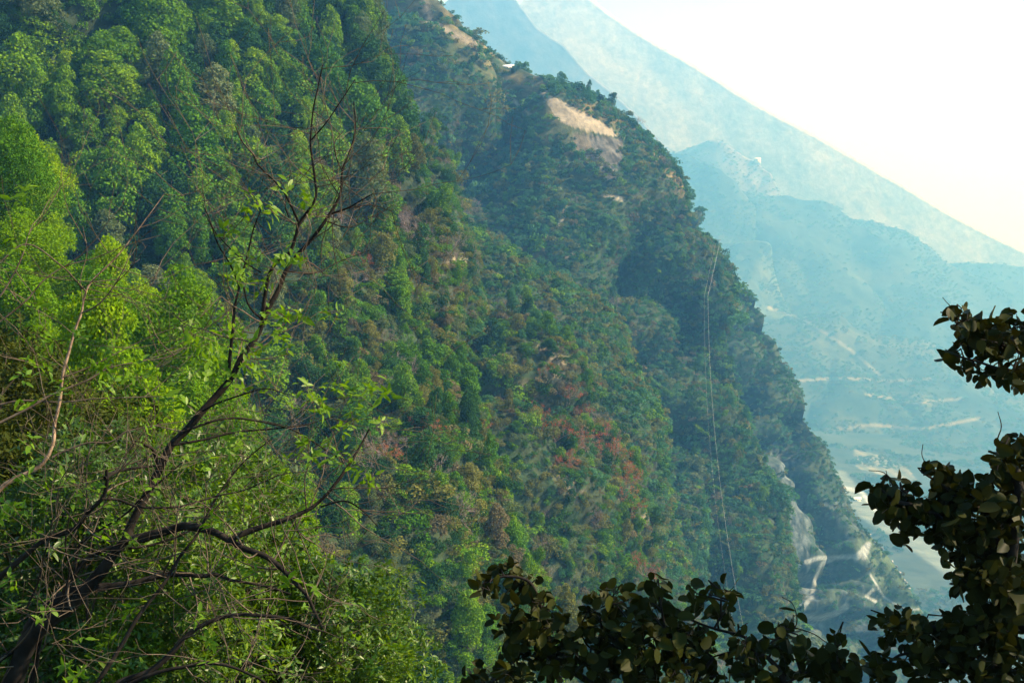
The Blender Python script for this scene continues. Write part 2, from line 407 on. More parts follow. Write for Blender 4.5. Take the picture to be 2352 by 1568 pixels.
def soil_far(V, pr, n):
    s = mix(GRN+0*V, BROWN+0*V, fbm(V/16, 4, 5)*2.4-0.8)
    d = segdist(pr, [(900, -20), (1000, 30), (1110, 110), (1200, 190), (1290, 275), (1380, 330)])
    s = mix(s, OCHRE+0*V, (1-d/75).clip(0)*.6*(fbm(V/9*np.array([1, 1, 2.2]), 4, 6)*3.2-1.0).clip(0))
    e = segdist(pr, [(1330, 250), (1400, 262), (1470, 305), (1530, 378), (1600, 480), (1650, 560)])
    s = mix(s, OCHRE*0.75+0*V, (1-e/26)*1.2)
    s = mix(s, EARTH*0.5+0*V, (1-segdist(pr, [(975, 5), (990, 50), (1035, 75), (1090, 100)])/13)*1.3)
    for a_, b_ in [([(1165, 218), (1215, 262)], 6), ([(1300, 475), (1285, 520)], 6), ([(1385, 448), (1432, 458)], 6), ([(1300, 590), (1340, 575)], 4)]:
        s = mix(s, EARTH+0*V, (1-segdist(pr, a_)/b_)*1.6)
    ip = inpoly(pr, FIELD); s[ip] = EARTH*.7*(0.92+0.16*fbm(V[ip]/3, 3, 8)[:, None])
    ic = inpoly(pr, CLIFF); st = vnoise(np.stack([V[ic, 0]/1.6, V[ic, 1]/1.6, V[ic, 2]/18], -1), 9)
    s[ic] = mix(ROCK*0.12+0*V[ic], ROCK*0.55+0*V[ic], st*1.6-.3)
    ic = inpoly(pr, [(1315, 305), (1352, 312), (1362, 345), (1345, 362), (1322, 355)]); s[ic] = EARTH*0.35
    return s
ROADS_D = [([(1852, 1290), (1880, 1281), (1925, 1280), (1965, 1276), (1988, 1262)], 7), ([(1918, 1281), (1885, 1296), (1872, 1330), (1865, 1370), (1838, 1402)], 6),
           ([(1838, 1414), (1880, 1420), (1915, 1410), (1945, 1392)], 9), ([(1966, 1282), (1980, 1266), (1994, 1250), (1985, 1280)], 9), ([(2010, 1380), (1990, 1368), (2005, 1355)], 5),
           ([(1992, 1215), (2030, 1245), (2060, 1280), (2090, 1325), (2110, 1350)], 5), ([(2000, 1320), (2030, 1370), (2080, 1400), (2110, 1398)], 3)]
def soil_cliff(V, pr, n):
    s = mix(C3(.018, .036, .022)+0*V, C3(.04, .058, .032)+0*V, fbm(V/14, 4, 11)*2.2-.6)
    st = fbm(np.stack([V[:, 0]/5, V[:, 1]/5, V[:, 2]/70], -1), 4, 12)
    band = segdist(pr, [(1800, 1060), (1815, 1200), (1830, 1330), (1850, 1440)])
    st2 = fbm(np.stack([V[:, 0]/2.2, V[:, 1]/2.2, V[:, 2]/26], -1), 3, 51); st3 = fbm(V/4, 4, 52)
    slide = mix(C3(.014, .026, .026)+0*V, C3(.105, .130, .130)+0*V, (st2*2.4-.7)*(.4+1.1*st3))
    s = mix(s, slide, (1-band/62).clip(0)*2.2*(st*1.6-.2).clip(0))
    s = mix(s, slide*.85, ((pr[:, 1] > 1150)*1.0)*(fbm(np.stack([V[:, 0]/7, V[:, 1]/7, V[:, 2]/40], -1), 4, 13)*3.6-1.6))
    s = mix(s, C3(.06, .09, .045)+0*V, (1-segdist(pr, [(2020, 1260), (2060, 1350), (2090, 1400)])/60)*1.1)
    for a_, b_ in ROADS_D: s = mix(s, C3(.19, .21, .20)+0*V, (1-segdist(pr, a_)/b_).clip(0)*2.2*((fbm(V/3.5, 4, 44)*1.8).clip(0)))
    return s
def soil_valley(V, pr, n):
    s = mix(C3(.012, .028, .022)+0*V, C3(.036, .052, .038)+0*V, fbm(V/60, 5, 14)*2.4-.7)
    s = mix(s, C3(.11, .14, .13)+0*V, (1-segdist(pr, [(1930, 1100), (1985, 1170), (2060, 1215), (2150, 1280), (2190, 1310)])/24)*2.5)   # dry river bed
    s = mix(s, C3(.28, .34, .38)+0*V, (1-segdist(pr, [(1925, 1115), (1980, 1130), (2010, 1170), (2100, 1215)])/6)*2.0)
    s = mix(s, C3(.32, .37, .40)+0*V, ((1-segdist(pr, [(1930, 1445), (2000, 1440), (2060, 1440)])/26).clip(0)*1.4)*(fbm(V/9, 4, 15)*2.6-.6).clip(0))
    s = mix(s, C3(.36, .41, .45)+0*V, ((1-segdist(pr, [(1800, 1540), (1870, 1500), (1925, 1455)])/42).clip(0)*1.6)*(fbm(V/9, 4, 16)*2.8-.8).clip(0))
    f = inpoly(pr, [(1960, 1030), (2020, 1045), (2080, 1070), (2110, 1105), (2040, 1095), (1970, 1075)])
    s[f] = mix(C3(.07, .09, .07)+0*V[f], C3(.15, .16, .13)+0*V[f], 0.5+0.5*np.sin(V[f, 0]/6))
    return s
PATHS_HILL = [[(1838, 874), (1930, 868), (2050, 874), (2135, 870)], [(1765, 706), (1850, 735), (1950, 800), (2020, 860)], [(1880, 990), (2000, 975), (2120, 985), (2250, 960)], [(1900, 1020), (1990, 1010), (2110, 1030)], [(1990, 905), (2100, 925), (2210, 915)]]
def soil_hill(V, pr, n):
    s = mix(C3(.012, .026, .020)+0*V, C3(.034, .048, .030)+0*V, (fbm(V/230, 6, 17)*2.8-.9))
    s = mix(s, C3(.060, .070, .042)+0*V, (fbm(V/150, 6, 18)*4.2-2.3))
    ter = (0.5+0.5*np.sin(V[:, 2]/3.2+2*fbm(V/60, 3, 53)))*((fbm(V/180, 3, 54)-.5)*5).clip(0, 1)*(pr[:, 1] > 900)
    s = mix(s, C3(.08, .085, .055)+0*V, ter*.5)
    for l in PATHS_HILL: s = mix(s, C3(.13, .13, .10)+0*V, (1-segdist(pr, l)/5).clip(0)*1.5)
    return s
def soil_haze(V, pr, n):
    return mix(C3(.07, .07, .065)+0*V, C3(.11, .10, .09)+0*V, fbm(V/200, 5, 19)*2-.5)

def sh(pts, dx, dy): return [(x+dx, y+dy, d) for x, y, d in pts]
sheet('hillside_near', sh([(-160, 60, 128), (0, 275, 114), (120, 400, 108), (240, 540, 104), (350, 690, 98), (470, 810, 92), (560, 910, 86), (640, 1040, 80), (720, 1180, 72), (800, 1400, 62), (860, 1750, 48)], -120, 165),
      [(-900, 100, 96), (-800, 400, 82), (-700, 700, 72), (-650, 900, 64), (-600, 1200, 52), (-500, 1600, 36), (-450, 1900, 28)], 120, 70, 4, 3, 16, 21, soil_forest, M['slope'])
ABr = [(820, -160, 335), (845, 60, 322), (925, 235, 312), (980, 345, 303), (1030, 460, 293), (1055, 570, 283), (1058, 700, 273), (1075, 850, 264), (1118, 990, 256), (1140, 1130, 248), (1190, 1310, 240), (1215, 1430, 232), (1205, 1600, 222), (1195, 1850, 212)]
ABl = [(-260, -160, 268), (-220, 100, 250), (-200, 350, 235), (-100, 560, 220), (60, 740, 207), (220, 900, 196), (400, 1060, 186), (560, 1280, 174), (660, 1500, 162), (700, 1850, 148)]
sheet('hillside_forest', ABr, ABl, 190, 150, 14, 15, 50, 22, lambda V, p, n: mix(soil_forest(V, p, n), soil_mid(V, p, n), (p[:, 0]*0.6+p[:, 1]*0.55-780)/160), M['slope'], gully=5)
B2r = [(960, 300, 402), (1040, 445, 396), (1080, 550, 390), (1145, 640, 384), (1195, 710, 380), (1255, 790, 376), (1335, 840, 372), (1395, 975, 366), (1470, 1115, 358), (1522, 1255, 350), (1582, 1375, 344), (1652, 1505, 338), (1722, 1700, 328)]
B2l = [(860, 380, 345), (900, 540, 335), (930, 680, 325), (960, 820, 316), (1000, 960, 308), (1040, 1100, 300), (1080, 1250, 293), (1110, 1400, 287), (1140, 1700, 276)]
sheet('hillside_spur', B2r, B2l, 180, 110, 12, 14, 46, 23, soil_mid, M['slope'], gully=6)
C1r = [(1100, 575, 530), (1300, 665, 522), (1398, 710, 517), (1430, 765, 512), (1445, 835, 507), (1485, 915, 501), (1508, 1005, 495), (1515, 1105, 490), (1545, 1225, 485), (1600, 1400, 478)]
C1l = [(1000, 560, 470), (1080, 680, 460), (1150, 760, 452), (1220, 860, 445), (1280, 960, 438), (1340, 1080, 430), (1400, 1250, 422), (1450, 1450, 414)]
sheet('hillside_rib', C1r, C1l, 130, 80, 10, 9, 40, 24, soil_far, M['slope'])
Cr = [(830, -150, 762), (955, -12, 745), (1078, 92, 740), (1176, 170, 735), (1252, 226, 730), (1330, 253, 728), (1400, 265, 725), (1466, 309, 720), (1526, 382, 715), (1596, 484, 708), (1646, 564, 700), (1674, 624, 695), (1686, 800, 680), (1730, 990, 665), (1778, 1170, 650), (1784, 1300, 640), (1784, 1450, 630), (1790, 1700, 615)]
Cl = [(640, -150, 650), (740, 0, 642), (810, 120, 634), (870, 250, 625), (920, 380, 615), (970, 500, 605), (1030, 620, 592), (1090, 720, 582), (1170, 820, 572), (1250, 930, 562), (1320, 1060, 550), (1400, 1220, 536), (1470, 1400, 522), (1520, 1700, 500)]
sheet('hillside_far', Cr, Cl, 420, 280, 26, 30, 110, 25, soil_far, M['slope'], gully=7)
Dr = [(1600, 480, 930), (1640, 560, 925), (1686, 616, 918), (1750, 676, 910), (1775, 756, 902), (1825, 860, 890), (1875, 970, 878), (1910, 1076, 866), (1945, 1135, 860), (1978, 1205, 852), (1998, 1220, 850), (2055, 1290, 842), (2100, 1350, 836), (2135, 1425, 830), (2150, 1600, 815)]
Dl = [(1540, 520, 860), (1590, 640, 850), (1620, 760, 842), (1650, 900, 832), (1680, 1040, 820), (1710, 1180, 806), (1730, 1300, 792), (1740, 1420, 778), (1750, 1650, 755)]
sheet('cliff_slope', Dr, Dl, 420, 240, 16, 20, 80, 26, soil_cliff, M['slope'], gully=12)
sheet('valley_floor', [(1600, 930, 3700), (2000, 960, 3700), (2800, 1050, 3700)], [(1500, 1750, 1060), (2100, 1750, 1060), (2900, 1750, 1060)], 200, 220, 0, 10, 200, 27, soil_valley, M['farslope'], back=0.02)
sheet('hill_lower', [(1600, 680, 2500), (1760, 702, 2460), (1850, 706, 2440), (1920, 720, 2420), (1956, 757, 2400), (2010, 780, 2390), (2118, 787, 2380), (2200, 830, 2370), (2352, 900, 2350), (2700, 990, 2350)],
      [(1600, 1120, 1950), (2000, 1120, 1950), (2700, 1180, 1950)], 260, 140, 25, 42, 230, 28, soil_hill, M['farslope'], far=1.62, gully=5)
sheet('hill_ridge', [(1500, 430, 3050), (1640, 440, 3020), (1701, 425, 3000), (1741, 420, 2990), (1776, 429, 2980), (1812, 433, 2970), (1848, 447, 2960), (1895, 452, 2950), (1920, 465, 2945), (1956, 490, 2940), (2010, 497, 2930), (2046, 513, 2920), (2082, 517, 2910), (2111, 531, 2900), (2136, 558, 2890), (2172, 594, 2880), (2211, 622, 2870), (2262, 650, 2860), (2297, 680, 2850), (2352, 720, 2840), (2700, 860, 2800)],
      [(1500, 850, 2550), (1900, 900, 2500), (2700, 1100, 2450)], 300, 150, 30, 50, 260, 29, soil_hill, M['farslope'], far=1.62, gully=5)
sheet('hill_bluff', [(1560, 600, 2740), (1680, 562, 2700), (1720, 555, 2690), (1765, 558, 2680), (1775, 600, 2675), (1790, 660, 2670), (1830, 760, 2660)], [(1540, 760, 2600), (1620, 780, 2560), (1700, 800, 2550), (1760, 820, 2540)], 80, 50, 12, 20, 90, 33, lambda V, p, n: soil_hill(V, p, n)*1.5, M['farslope'], back=0.05, far=1.62)
sheet('hill_left', [(1440, 345, 3250), (1521, 345, 3220), (1543, 354, 3210), (1579, 357, 3200), (1608, 372, 3190), (1633, 379, 3180), (1651, 390, 3170), (1669, 407, 3160), (1683, 418, 3155), (1694, 436, 3150), (1730, 480, 3140)],
      [(1440, 650, 2950), (1600, 650, 2950), (1730, 700, 2950)], 90, 60, 15, 26, 200, 30, soil_hill, M['farslope'], far=1.48)
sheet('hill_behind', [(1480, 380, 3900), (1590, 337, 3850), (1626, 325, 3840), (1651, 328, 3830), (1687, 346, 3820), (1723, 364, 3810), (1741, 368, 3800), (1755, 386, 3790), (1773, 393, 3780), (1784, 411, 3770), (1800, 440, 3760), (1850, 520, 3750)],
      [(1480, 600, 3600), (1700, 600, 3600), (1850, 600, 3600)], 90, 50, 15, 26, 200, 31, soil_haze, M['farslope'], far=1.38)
sheet('hill_right', [(2150, 608, 3700), (2190, 603, 3650), (2226, 607, 3640), (2262, 607, 3630), (2316, 611, 3620), (2352, 616, 3600), (2700, 640, 3600)], [(2150, 850, 3300), (2700, 950, 3300)], 90, 50, 20, 30, 250, 32, soil_hill, M['farslope'], far=1.38)
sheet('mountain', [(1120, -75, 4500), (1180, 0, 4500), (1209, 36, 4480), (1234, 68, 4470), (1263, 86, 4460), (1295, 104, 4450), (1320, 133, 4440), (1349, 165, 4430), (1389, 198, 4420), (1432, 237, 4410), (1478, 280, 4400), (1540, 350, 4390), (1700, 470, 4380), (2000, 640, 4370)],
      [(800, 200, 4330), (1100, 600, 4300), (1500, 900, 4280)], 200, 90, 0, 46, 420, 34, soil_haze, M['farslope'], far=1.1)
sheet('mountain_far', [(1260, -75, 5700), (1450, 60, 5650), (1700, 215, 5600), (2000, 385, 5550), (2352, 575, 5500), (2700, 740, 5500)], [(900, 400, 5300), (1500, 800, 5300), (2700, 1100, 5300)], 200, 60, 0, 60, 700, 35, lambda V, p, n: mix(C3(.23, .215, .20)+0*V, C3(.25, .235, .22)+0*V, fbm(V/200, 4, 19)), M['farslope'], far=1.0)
# the slope under the viewer, and the valley bottom out to the sides
gx, gy = np.meshgrid(np.linspace(-34, 16, 60), np.linspace(-8, 46, 60), indexing='ij')
gz = -2.2-0.45*np.maximum(gy-1, 0)-0.12*np.maximum(gx, 0)+0.10*np.maximum(-gx-4, 0)+(fbm(np.stack([gx, gy, 0*gx], -1)/4, 4, 41)-.5)*1.2
V = np.stack([gx, gy, gz], -1).reshape(-1, 3); i = np.arange(59)[:, None]*60; j = np.arange(59)[None]
me = mesh_np('ground_near', V, [np.stack([i+j, i+60+j, i+60+j+1, i+j+1], -1).reshape(-1, 4)], M['nearslope'], soil=mix(BROWN+0*V, GRN+0*V, fbm(V/2, 3, 42)), smooth=True)
tag(ob('ground', me), kind='structure')
S_ = 7400.0
me = mesh_np('plain', [(-S_, -1500, -1708), (S_, -1500, -1708), (S_, 7400, -1708), (-S_, 7400, -1708)], [np.array([[0, 1, 2, 3]])], M['farslope'], soil=np.tile(C3(.08, .09, .05), (4, 1)))
tag(ob('terrain', me), kind='structure')

# coarse depth map of the terrain: tells which plants can be seen
ZB = np.full((170, 250), 1e9)
for nm, G in SHEETS.items():
    p = proj(G.reshape(-1, 3)).reshape(G.shape)
    for a_ in (0, .33, .66):
        for b_ in (0, .33, .66):
            q = p[:-1, :-1]*(1-a_)*(1-b_)+p[1:, :-1]*a_*(1-b_)+p[:-1, 1:]*(1-a_)*b_+p[1:, 1:]*a_*b_
            q = q.reshape(-1, 3); xi = (q[:, 0]/10).astype(int); yi = (q[:, 1]/10).astype(int)
            ok = (xi >= 0) & (xi < 250) & (yi >= 0) & (yi < 170)
            np.minimum.at(ZB, (yi[ok], xi[ok]), q[ok, 2])
def visible(pos, h):
    p = proj(pos+np.array([0, 0, 1])*np.asarray(h)[:, None]); xi = (p[:, 0]/10).astype(int); yi = (p[:, 1]/10).astype(int)
    ok = (p[:, 0] > -40) & (p[:, 0] < 2392) & (p[:, 1] > -40) & (p[:, 1] < 1608)
    z = ZB[np.clip(yi, 0, 169), np.clip(xi, 0, 249)]
    return ok & (p[:, 2] < z*1.02+1)
def scatter(name, spacing, n, seed, vmin=0.02):
    """positions on a sheet, kept at least ~spacing apart"""
    r = np.random.default_rng(seed); G = SHEETS[name]
    a = np.linalg.norm(np.cross(G[1:, :-1]-G[:-1, :-1], G[:-1, 1:]-G[:-1, :-1]), axis=-1); nv = a.shape[1]
    c = r.choice(a.size, n, p=(a/a.sum()).ravel()); i, j = c//nv, c % nv; s, t = r.uniform(0, 1, n)[:, None], r.uniform(0, 1, n)[:, None]
    P = G[i, j]*(1-s)*(1-t)+G[i+1, j]*s*(1-t)+G[i, j+1]*(1-s)*t+G[i+1, j+1]*s*t
    cells = {}; keep = []
    for k, p in enumerate(P):
        q = tuple((p/spacing).astype(int)); bad = False
        for dx in (-1, 0, 1):
            for dy in (-1, 0, 1):
                for dz in (-1, 0, 1):
                    for m in cells.get((q[0]+dx, q[1]+dy, q[2]+dz), ()):
                        if ((P[m]-p)**2).sum() < spacing**2: bad = True
        if not bad: cells.setdefault(q, []).append(k); keep.append(k)
    return P[keep]

# ------------------------------------------------------------------ plants on the slopes
CANDS = []      # (screen size, kind, proto key, material, pos, rot, scale, sheet)
def put(kind, key, mat, pos, scale, sheetname):
    h = PR[key][2]*scale
    lo, hi_, l2, h2, tl = (.85, 1.3, .8, 1.15, .06) if kind in ('tree', 'bare', 'red') else (.75, 1.5, .6, 1.15, .28)
    w_ = random.uniform(lo, hi_); sv = (scale*w_*random.uniform(.85, 1.15), scale*w_, scale*random.uniform(l2, h2))
    CANDS.append([h*FPX/pos[1], kind, key, mat, pos, (random.gauss(0, tl), random.gauss(0, tl), random.uniform(0, 6.28)), scale, sheetname, sv])
def choose(r, pairs):
    t = r.uniform(0, sum(p for _, p in pairs))
    for v_, p in pairs:
        t -= p
        if t <= 0: return v_
    return pairs[-1][0]
# near bright forest
r = np.random.default_rng(51)
for p in scatter('hillside_near', 5.2, 4000, 51):
    q = proj(p)
    s = r.uniform(0.6, 1.12)
    if q[1] > 1480 and q[0] > 600: continue
    if q[0] < 240 and q[1] > 1050: put('tree', f'hi{r.integers(4)}', 'moss', p, s*0.55, 'near')
    else: put('tree', f'hi{r.integers(4)}', choose(r, [('bright', 6), ('forest', 3), ('moss', .8)]), p, s, 'near')
for p in scatter('hillside_near', 2.4, 9000, 58): put('shrub', f'shrub{r.integers(5)}', choose(r, [('moss', 2), ('deep', 2)]), p, r.uniform(.7, 1.2), 'near')
for p in scatter('hillside_forest', 4.9, 14000, 52):
    x, y, d = proj(p); t = (x*0.6+y*0.55-780)/160
    if t < r.uniform(-0.4, 0.4):
        s = min(max(r.lognormal(0.12, .24), .6), 1.8)
        if r.uniform() < .13: put('vine', f'vine{r.integers(4)}', choose(r, [('deep', 4), ('forest', 3), ('grey', 2)]), p, r.uniform(1.1, 1.8), 'forest'); continue
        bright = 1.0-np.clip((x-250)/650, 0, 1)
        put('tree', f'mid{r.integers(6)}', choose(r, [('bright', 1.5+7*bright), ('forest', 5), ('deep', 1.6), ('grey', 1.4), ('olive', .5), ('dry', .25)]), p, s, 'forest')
    else:
        k = r.uniform()
        if k < 0.5: put('vine', f'vine{r.integers(4)}', choose(r, [('deep', 5), ('forest', 6), ('olive', 1.2), ('grey', 1.5)]), p, r.uniform(.6, 1.25), 'mixed')
        elif k < 0.68: put('tree', f'mid{r.integers(6)}', choose(r, [('forest', 4), ('olive', 1.5), ('deep', 3), ('dry', .5)]), p, r.uniform(.5, .95), 'mixed')
        elif k < 0.74: put('bare', f'bare{r.integers(3)}', 'barkgrey', p, r.uniform(.6, 1.0), 'mixed')
        else: put('shrub', f'shrub{r.integers(5)}', choose(r, [('olive', 2), ('dry', .8), ('deep', 2.5), ('forest', 2.5)]), p, r.uniform(.8, 1.6), 'mixed')
for p in scatter('hillside_forest', 1.9, 40000, 53):
    x, y, d = proj(p); t = (x*0.6+y*0.55-780)/160
    if t > r.uniform(-0.5, 0.5): put('shrub', f'shrub{r.integers(5)}', choose(r, [('olive', 2.2), ('dry', .8), ('deep', 3), ('forest', 4), ('grey', 1)]), p, r.uniform(.55, 1.15), 'mixed')
    elif r.uniform() < 0.5: put('shrub', f'shrub{r.integers(5)}', 'deep', p, r.uniform(.6, 1.1), 'forest')
def redzone(x, y): return segd2(x, y, [(1250, 830), (1350, 880), (1330, 1000), (1440, 1080)]) < 60
def segd2(x, y, line): return segdist(np.array([[x, y, 0]]), line)[0]
for p in scatter('hillside_spur', 2.1, 60000, 54):
    x, y, d = proj(p); k = r.uniform()
    upper = y < 900
    if k < 0.10: put('vine', f'vine{r.integers(4)}', choose(r, [('deep', 3), ('forest', 3), ('teal', 1), ('olive', 1.5)]), p, r.uniform(.5, 1.15), 'spur')
    elif k < 0.125 and k > 0.112: put('tree', f'mid{r.integers(6)}', choose(r, [('forest', 3), ('deep', 3), ('teal', 1)]), p, r.uniform(.4, .75), 'spur')
    elif k < 0.112: put('bare', f'bare{r.integers(3)}', 'barkgrey', p, r.uniform(.5, .9), 'spur')
    elif redzone(x, y) and r.uniform() < .25: put('shrub', f'shrub{r.integers(5)}', 'dry', p, r.uniform(.6, 1.1), 'spur')
    else: put('shrub', f'shrub{r.integers(5)}', choose(r, [('olive', 3), ('dry', .7), ('deep', 2), ('forest', 3.5), ('teal', 2), ('grey', 1.2)]), p, r.uniform(.5, 1.15)*(1.6 if r.uniform() < .12 else 1), 'spur')
for p in scatter('hillside_rib', 2.5, 26000, 55):
    put('far', f'far{r.integers(4)}', choose(r, [('teal', 4), ('forest', 3), ('olive', 3), ('grey', 2), ('deep', 1.5)]), p, r.uniform(.6, 1.3), 'rib')
Ps = scatter('hillside_far', 2.5, 130000, 56); pj = proj(Ps)
bare = inpoly(pj, FIELD) | inpoly(pj, CLIFF)
dg = segdist(pj, [(900, -20), (1000, 30), (1110, 110), (1200, 190), (1290, 275), (1380, 330)])
dt = np.minimum.reduce([segdist(pj, l) for l in ([(975, 5), (990, 50), (1035, 75), (1100, 105)], [(1165, 218), (1215, 262)], [(1300, 475), (1285, 520)], [(1385, 448), (1432, 458)])])
cn = fbm(Ps/45, 3, 61)
for k, p in enumerate(Ps):
    if (bare[k] and not (pj[k, 1] > 335 and r.uniform() < .3)) or dt[k] < 5: continue
    if dg[k] < 60 and r.uniform() < 0.78-dg[k]/110: continue
    s = r.uniform(.55, 1.25)*(1.2 if cn[k] > .5 else .9)
    if r.uniform() < .035: s *= 1.8
    if r.uniform() < .03: put('vine', f'vine{r.integers(4)}', choose(r, [('teal', 3), ('deep', 3), ('forest', 1)]), p, r.uniform(.6, 1.2), 'far'); continue
    if r.uniform() < .008:
        put('bare', f'bare{r.integers(3)}', 'barkgrey', p, r.uniform(.6, .95), 'far'); continue
    put('far', f'far{r.integers(4)}', choose(r, [('teal', 3+5*cn[k]), ('deep', 2.5), ('olive', .9), ('dry', .7*(1-cn[k])), ('grey', 2.4), ('forest', 1.6)]), p, s, 'far')
for p in scatter('cliff_slope', 3.6, 50000, 57):
    q = proj(p); x, y = q[0], q[1]
    if segd2(x, y, [(1800, 1080), (1815, 1200), (1830, 1330), (1850, 1440)]) < 42 and r.uniform() > .3: continue
    if min(segd2(x, y, l) - w_ for l, w_ in ROADS_D) < 3: continue
    if y > 1180 and r.uniform() < .45: continue
    put('far', f'far{r.integers(4)}', choose(r, [('teal', 5), ('deep', 3), ('olive', 1), ('grey', 1)]), p, r.uniform(.6, 1.25), 'cliff')
# trees the photograph singles out
RT = [(1255, 850, 1.0), (1300, 880, 1.1), (1330, 940, 1.2), (1230, 950, .9), (1275, 985, 1.1), (1350, 1000, 1.1), (1400, 1030, 1.2), (1300, 1045, 1.0), (1420, 1100, 1.1), (1450, 1150, .9), (1370, 870, .7), (1480, 1290, 1.2), (1440, 1065, 1.0), (1210, 905, .8), (980, 985, .8), (1395, 975, 1.0), (835, 600, .8), (1120, 965, .6), (890, 1040, .6)]
for k, (x, y, s) in enumerate(RT):
    best = min((G.reshape(-1, 3)[np.argmin(np.hypot(*(proj(G.reshape(-1, 3))[:, :2]-np.array([x, y+40*s])).T))] for G in (SHEETS['hillside_spur'] if x > 1150 else SHEETS['hillside_forest'],)), key=lambda q: q[1])
    put('red', f'red{k % 3}', 'red', best, s*0.95, 'spur' if x > 1150 else 'mixed')

CREST = [('hillside_far', 1062, 84, .55), ('hillside_far', 1080, 92, .6), ('hillside_far', 1120, 122, .45), ('hillside_far', 1133, 130, .45), ('hillside_far', 1170, 160, .5), ('hillside_far', 1183, 168, .75), ('hillside_far', 1015, 40, .5), ('hillside_far', 1325, 252, .55),
         ('hillside_far', 1368, 256, .8), ('hillside_far', 1352, 254, .5), ('hillside_far', 1395, 264, .6), ('hillside_far', 1408, 272, .5), ('hillside_far', 1485, 326, .6), ('hillside_far', 1500, 345, .8), ('hillside_far', 1600, 485, .5), ('hillside_far', 1530, 385, .6), ('hillside_far', 1665, 600, .8), ('hillside_far', 1672, 615, 1.0)]
for k, (sn_, x, y, sc_) in enumerate(CREST):
    g = SHEETS[sn_].reshape(-1, 3); gp = proj(g); g = g[np.argmin(np.hypot(gp[:, 0]-x, gp[:, 1]-y))]
    if k % 3 == 1: put('bare', f'bare{k % 2}', 'barkgrey', g, sc_, 'crest')
    else: put('vine', f'vine{k % 4}', 'deep', g, sc_, 'crest')
hill_idx = {}
for sn_, sp_, n_ in (('hill_ridge', 15, 60000), ('hill_lower', 14, 60000), ('hill_bluff', 10, 8000), ('hill_left', 13, 12000), ('hill_behind', 18, 8000), ('hill_right', 18, 9000), ('valley_floor', 14, 40000)):
    Q = scatter(sn_, sp_, n_, 70); clump = fbm(Q/120, 3, 71); qq = proj(Q)
    for k, p in enumerate(Q):
        if sn_ == 'valley_floor' and (clump[k] < .52 or segd2(qq[k, 0], qq[k, 1], [(1930, 1100), (1985, 1170), (2060, 1215), (2190, 1310)]) < 26 or qq[k, 1] > 1430): continue
        if clump[k] < .47 and r.uniform() < .8: continue
        hill_idx.setdefault(sn_, []).append(len(CANDS)); put('wood', f'far{r.integers(4)}', choose(r, [('teal', 3), ('deep', 4), ('grey', 1), ('olive', .8)]), p, r.uniform(1.5, 3.8), sn_)
vis = visible(np.array([c[4] for c in CANDS]), np.array([PR[c[2]][2]*c[6]*0.85 for c in CANDS]))
inwin = proj(np.array([c[4] for c in CANDS]))
near_frame = (inwin[:, 0] > -250) & (inwin[:, 0] < 2500) & (inwin[:, 1] > -150) & (inwin[:, 1] < 1900)
LIMIT = {'wood': 0, 'tree': 290, 'vine': 200, 'shrub': 300, 'bare': 60, 'red': 30, 'far': 280}
TONE = {'moss': 'brownish olive', 'bright': 'bright yellow-green', 'forest': 'fresh green', 'deep': 'dark green', 'grey': 'grey-green', 'olive': 'olive', 'dry': 'dry brown', 'red': 'rust red', 'teal': 'blue-green', 'barkgrey': 'grey'}
WHERE = {'near': 'behind the dark branches', 'forest': 'in the dense forest', 'mixed': 'below the dense forest', 'spur': 'on the red-tree spur', 'rib': 'on the pale rib', 'far': 'below the bare field', 'cliff': 'above the zigzag road', 'crest': 'on the skyline'}
FORM = {'tree': ('broadleaf_tree', 'tree', 'puffy tree'), 'vine': ('vine_draped_tree', 'tree', 'vine-hung tree'), 'shrub': ('shrub', 'shrub', 'shrub'), 'bare': ('bare_tree', 'tree', 'leafless tree'), 'red': ('red_leaved_tree', 'tree', 'thin-crowned tree'), 'far': ('hillside_bush', 'bush', 'bush'), 'wood': ('far_tree', 'tree', 'tree')}
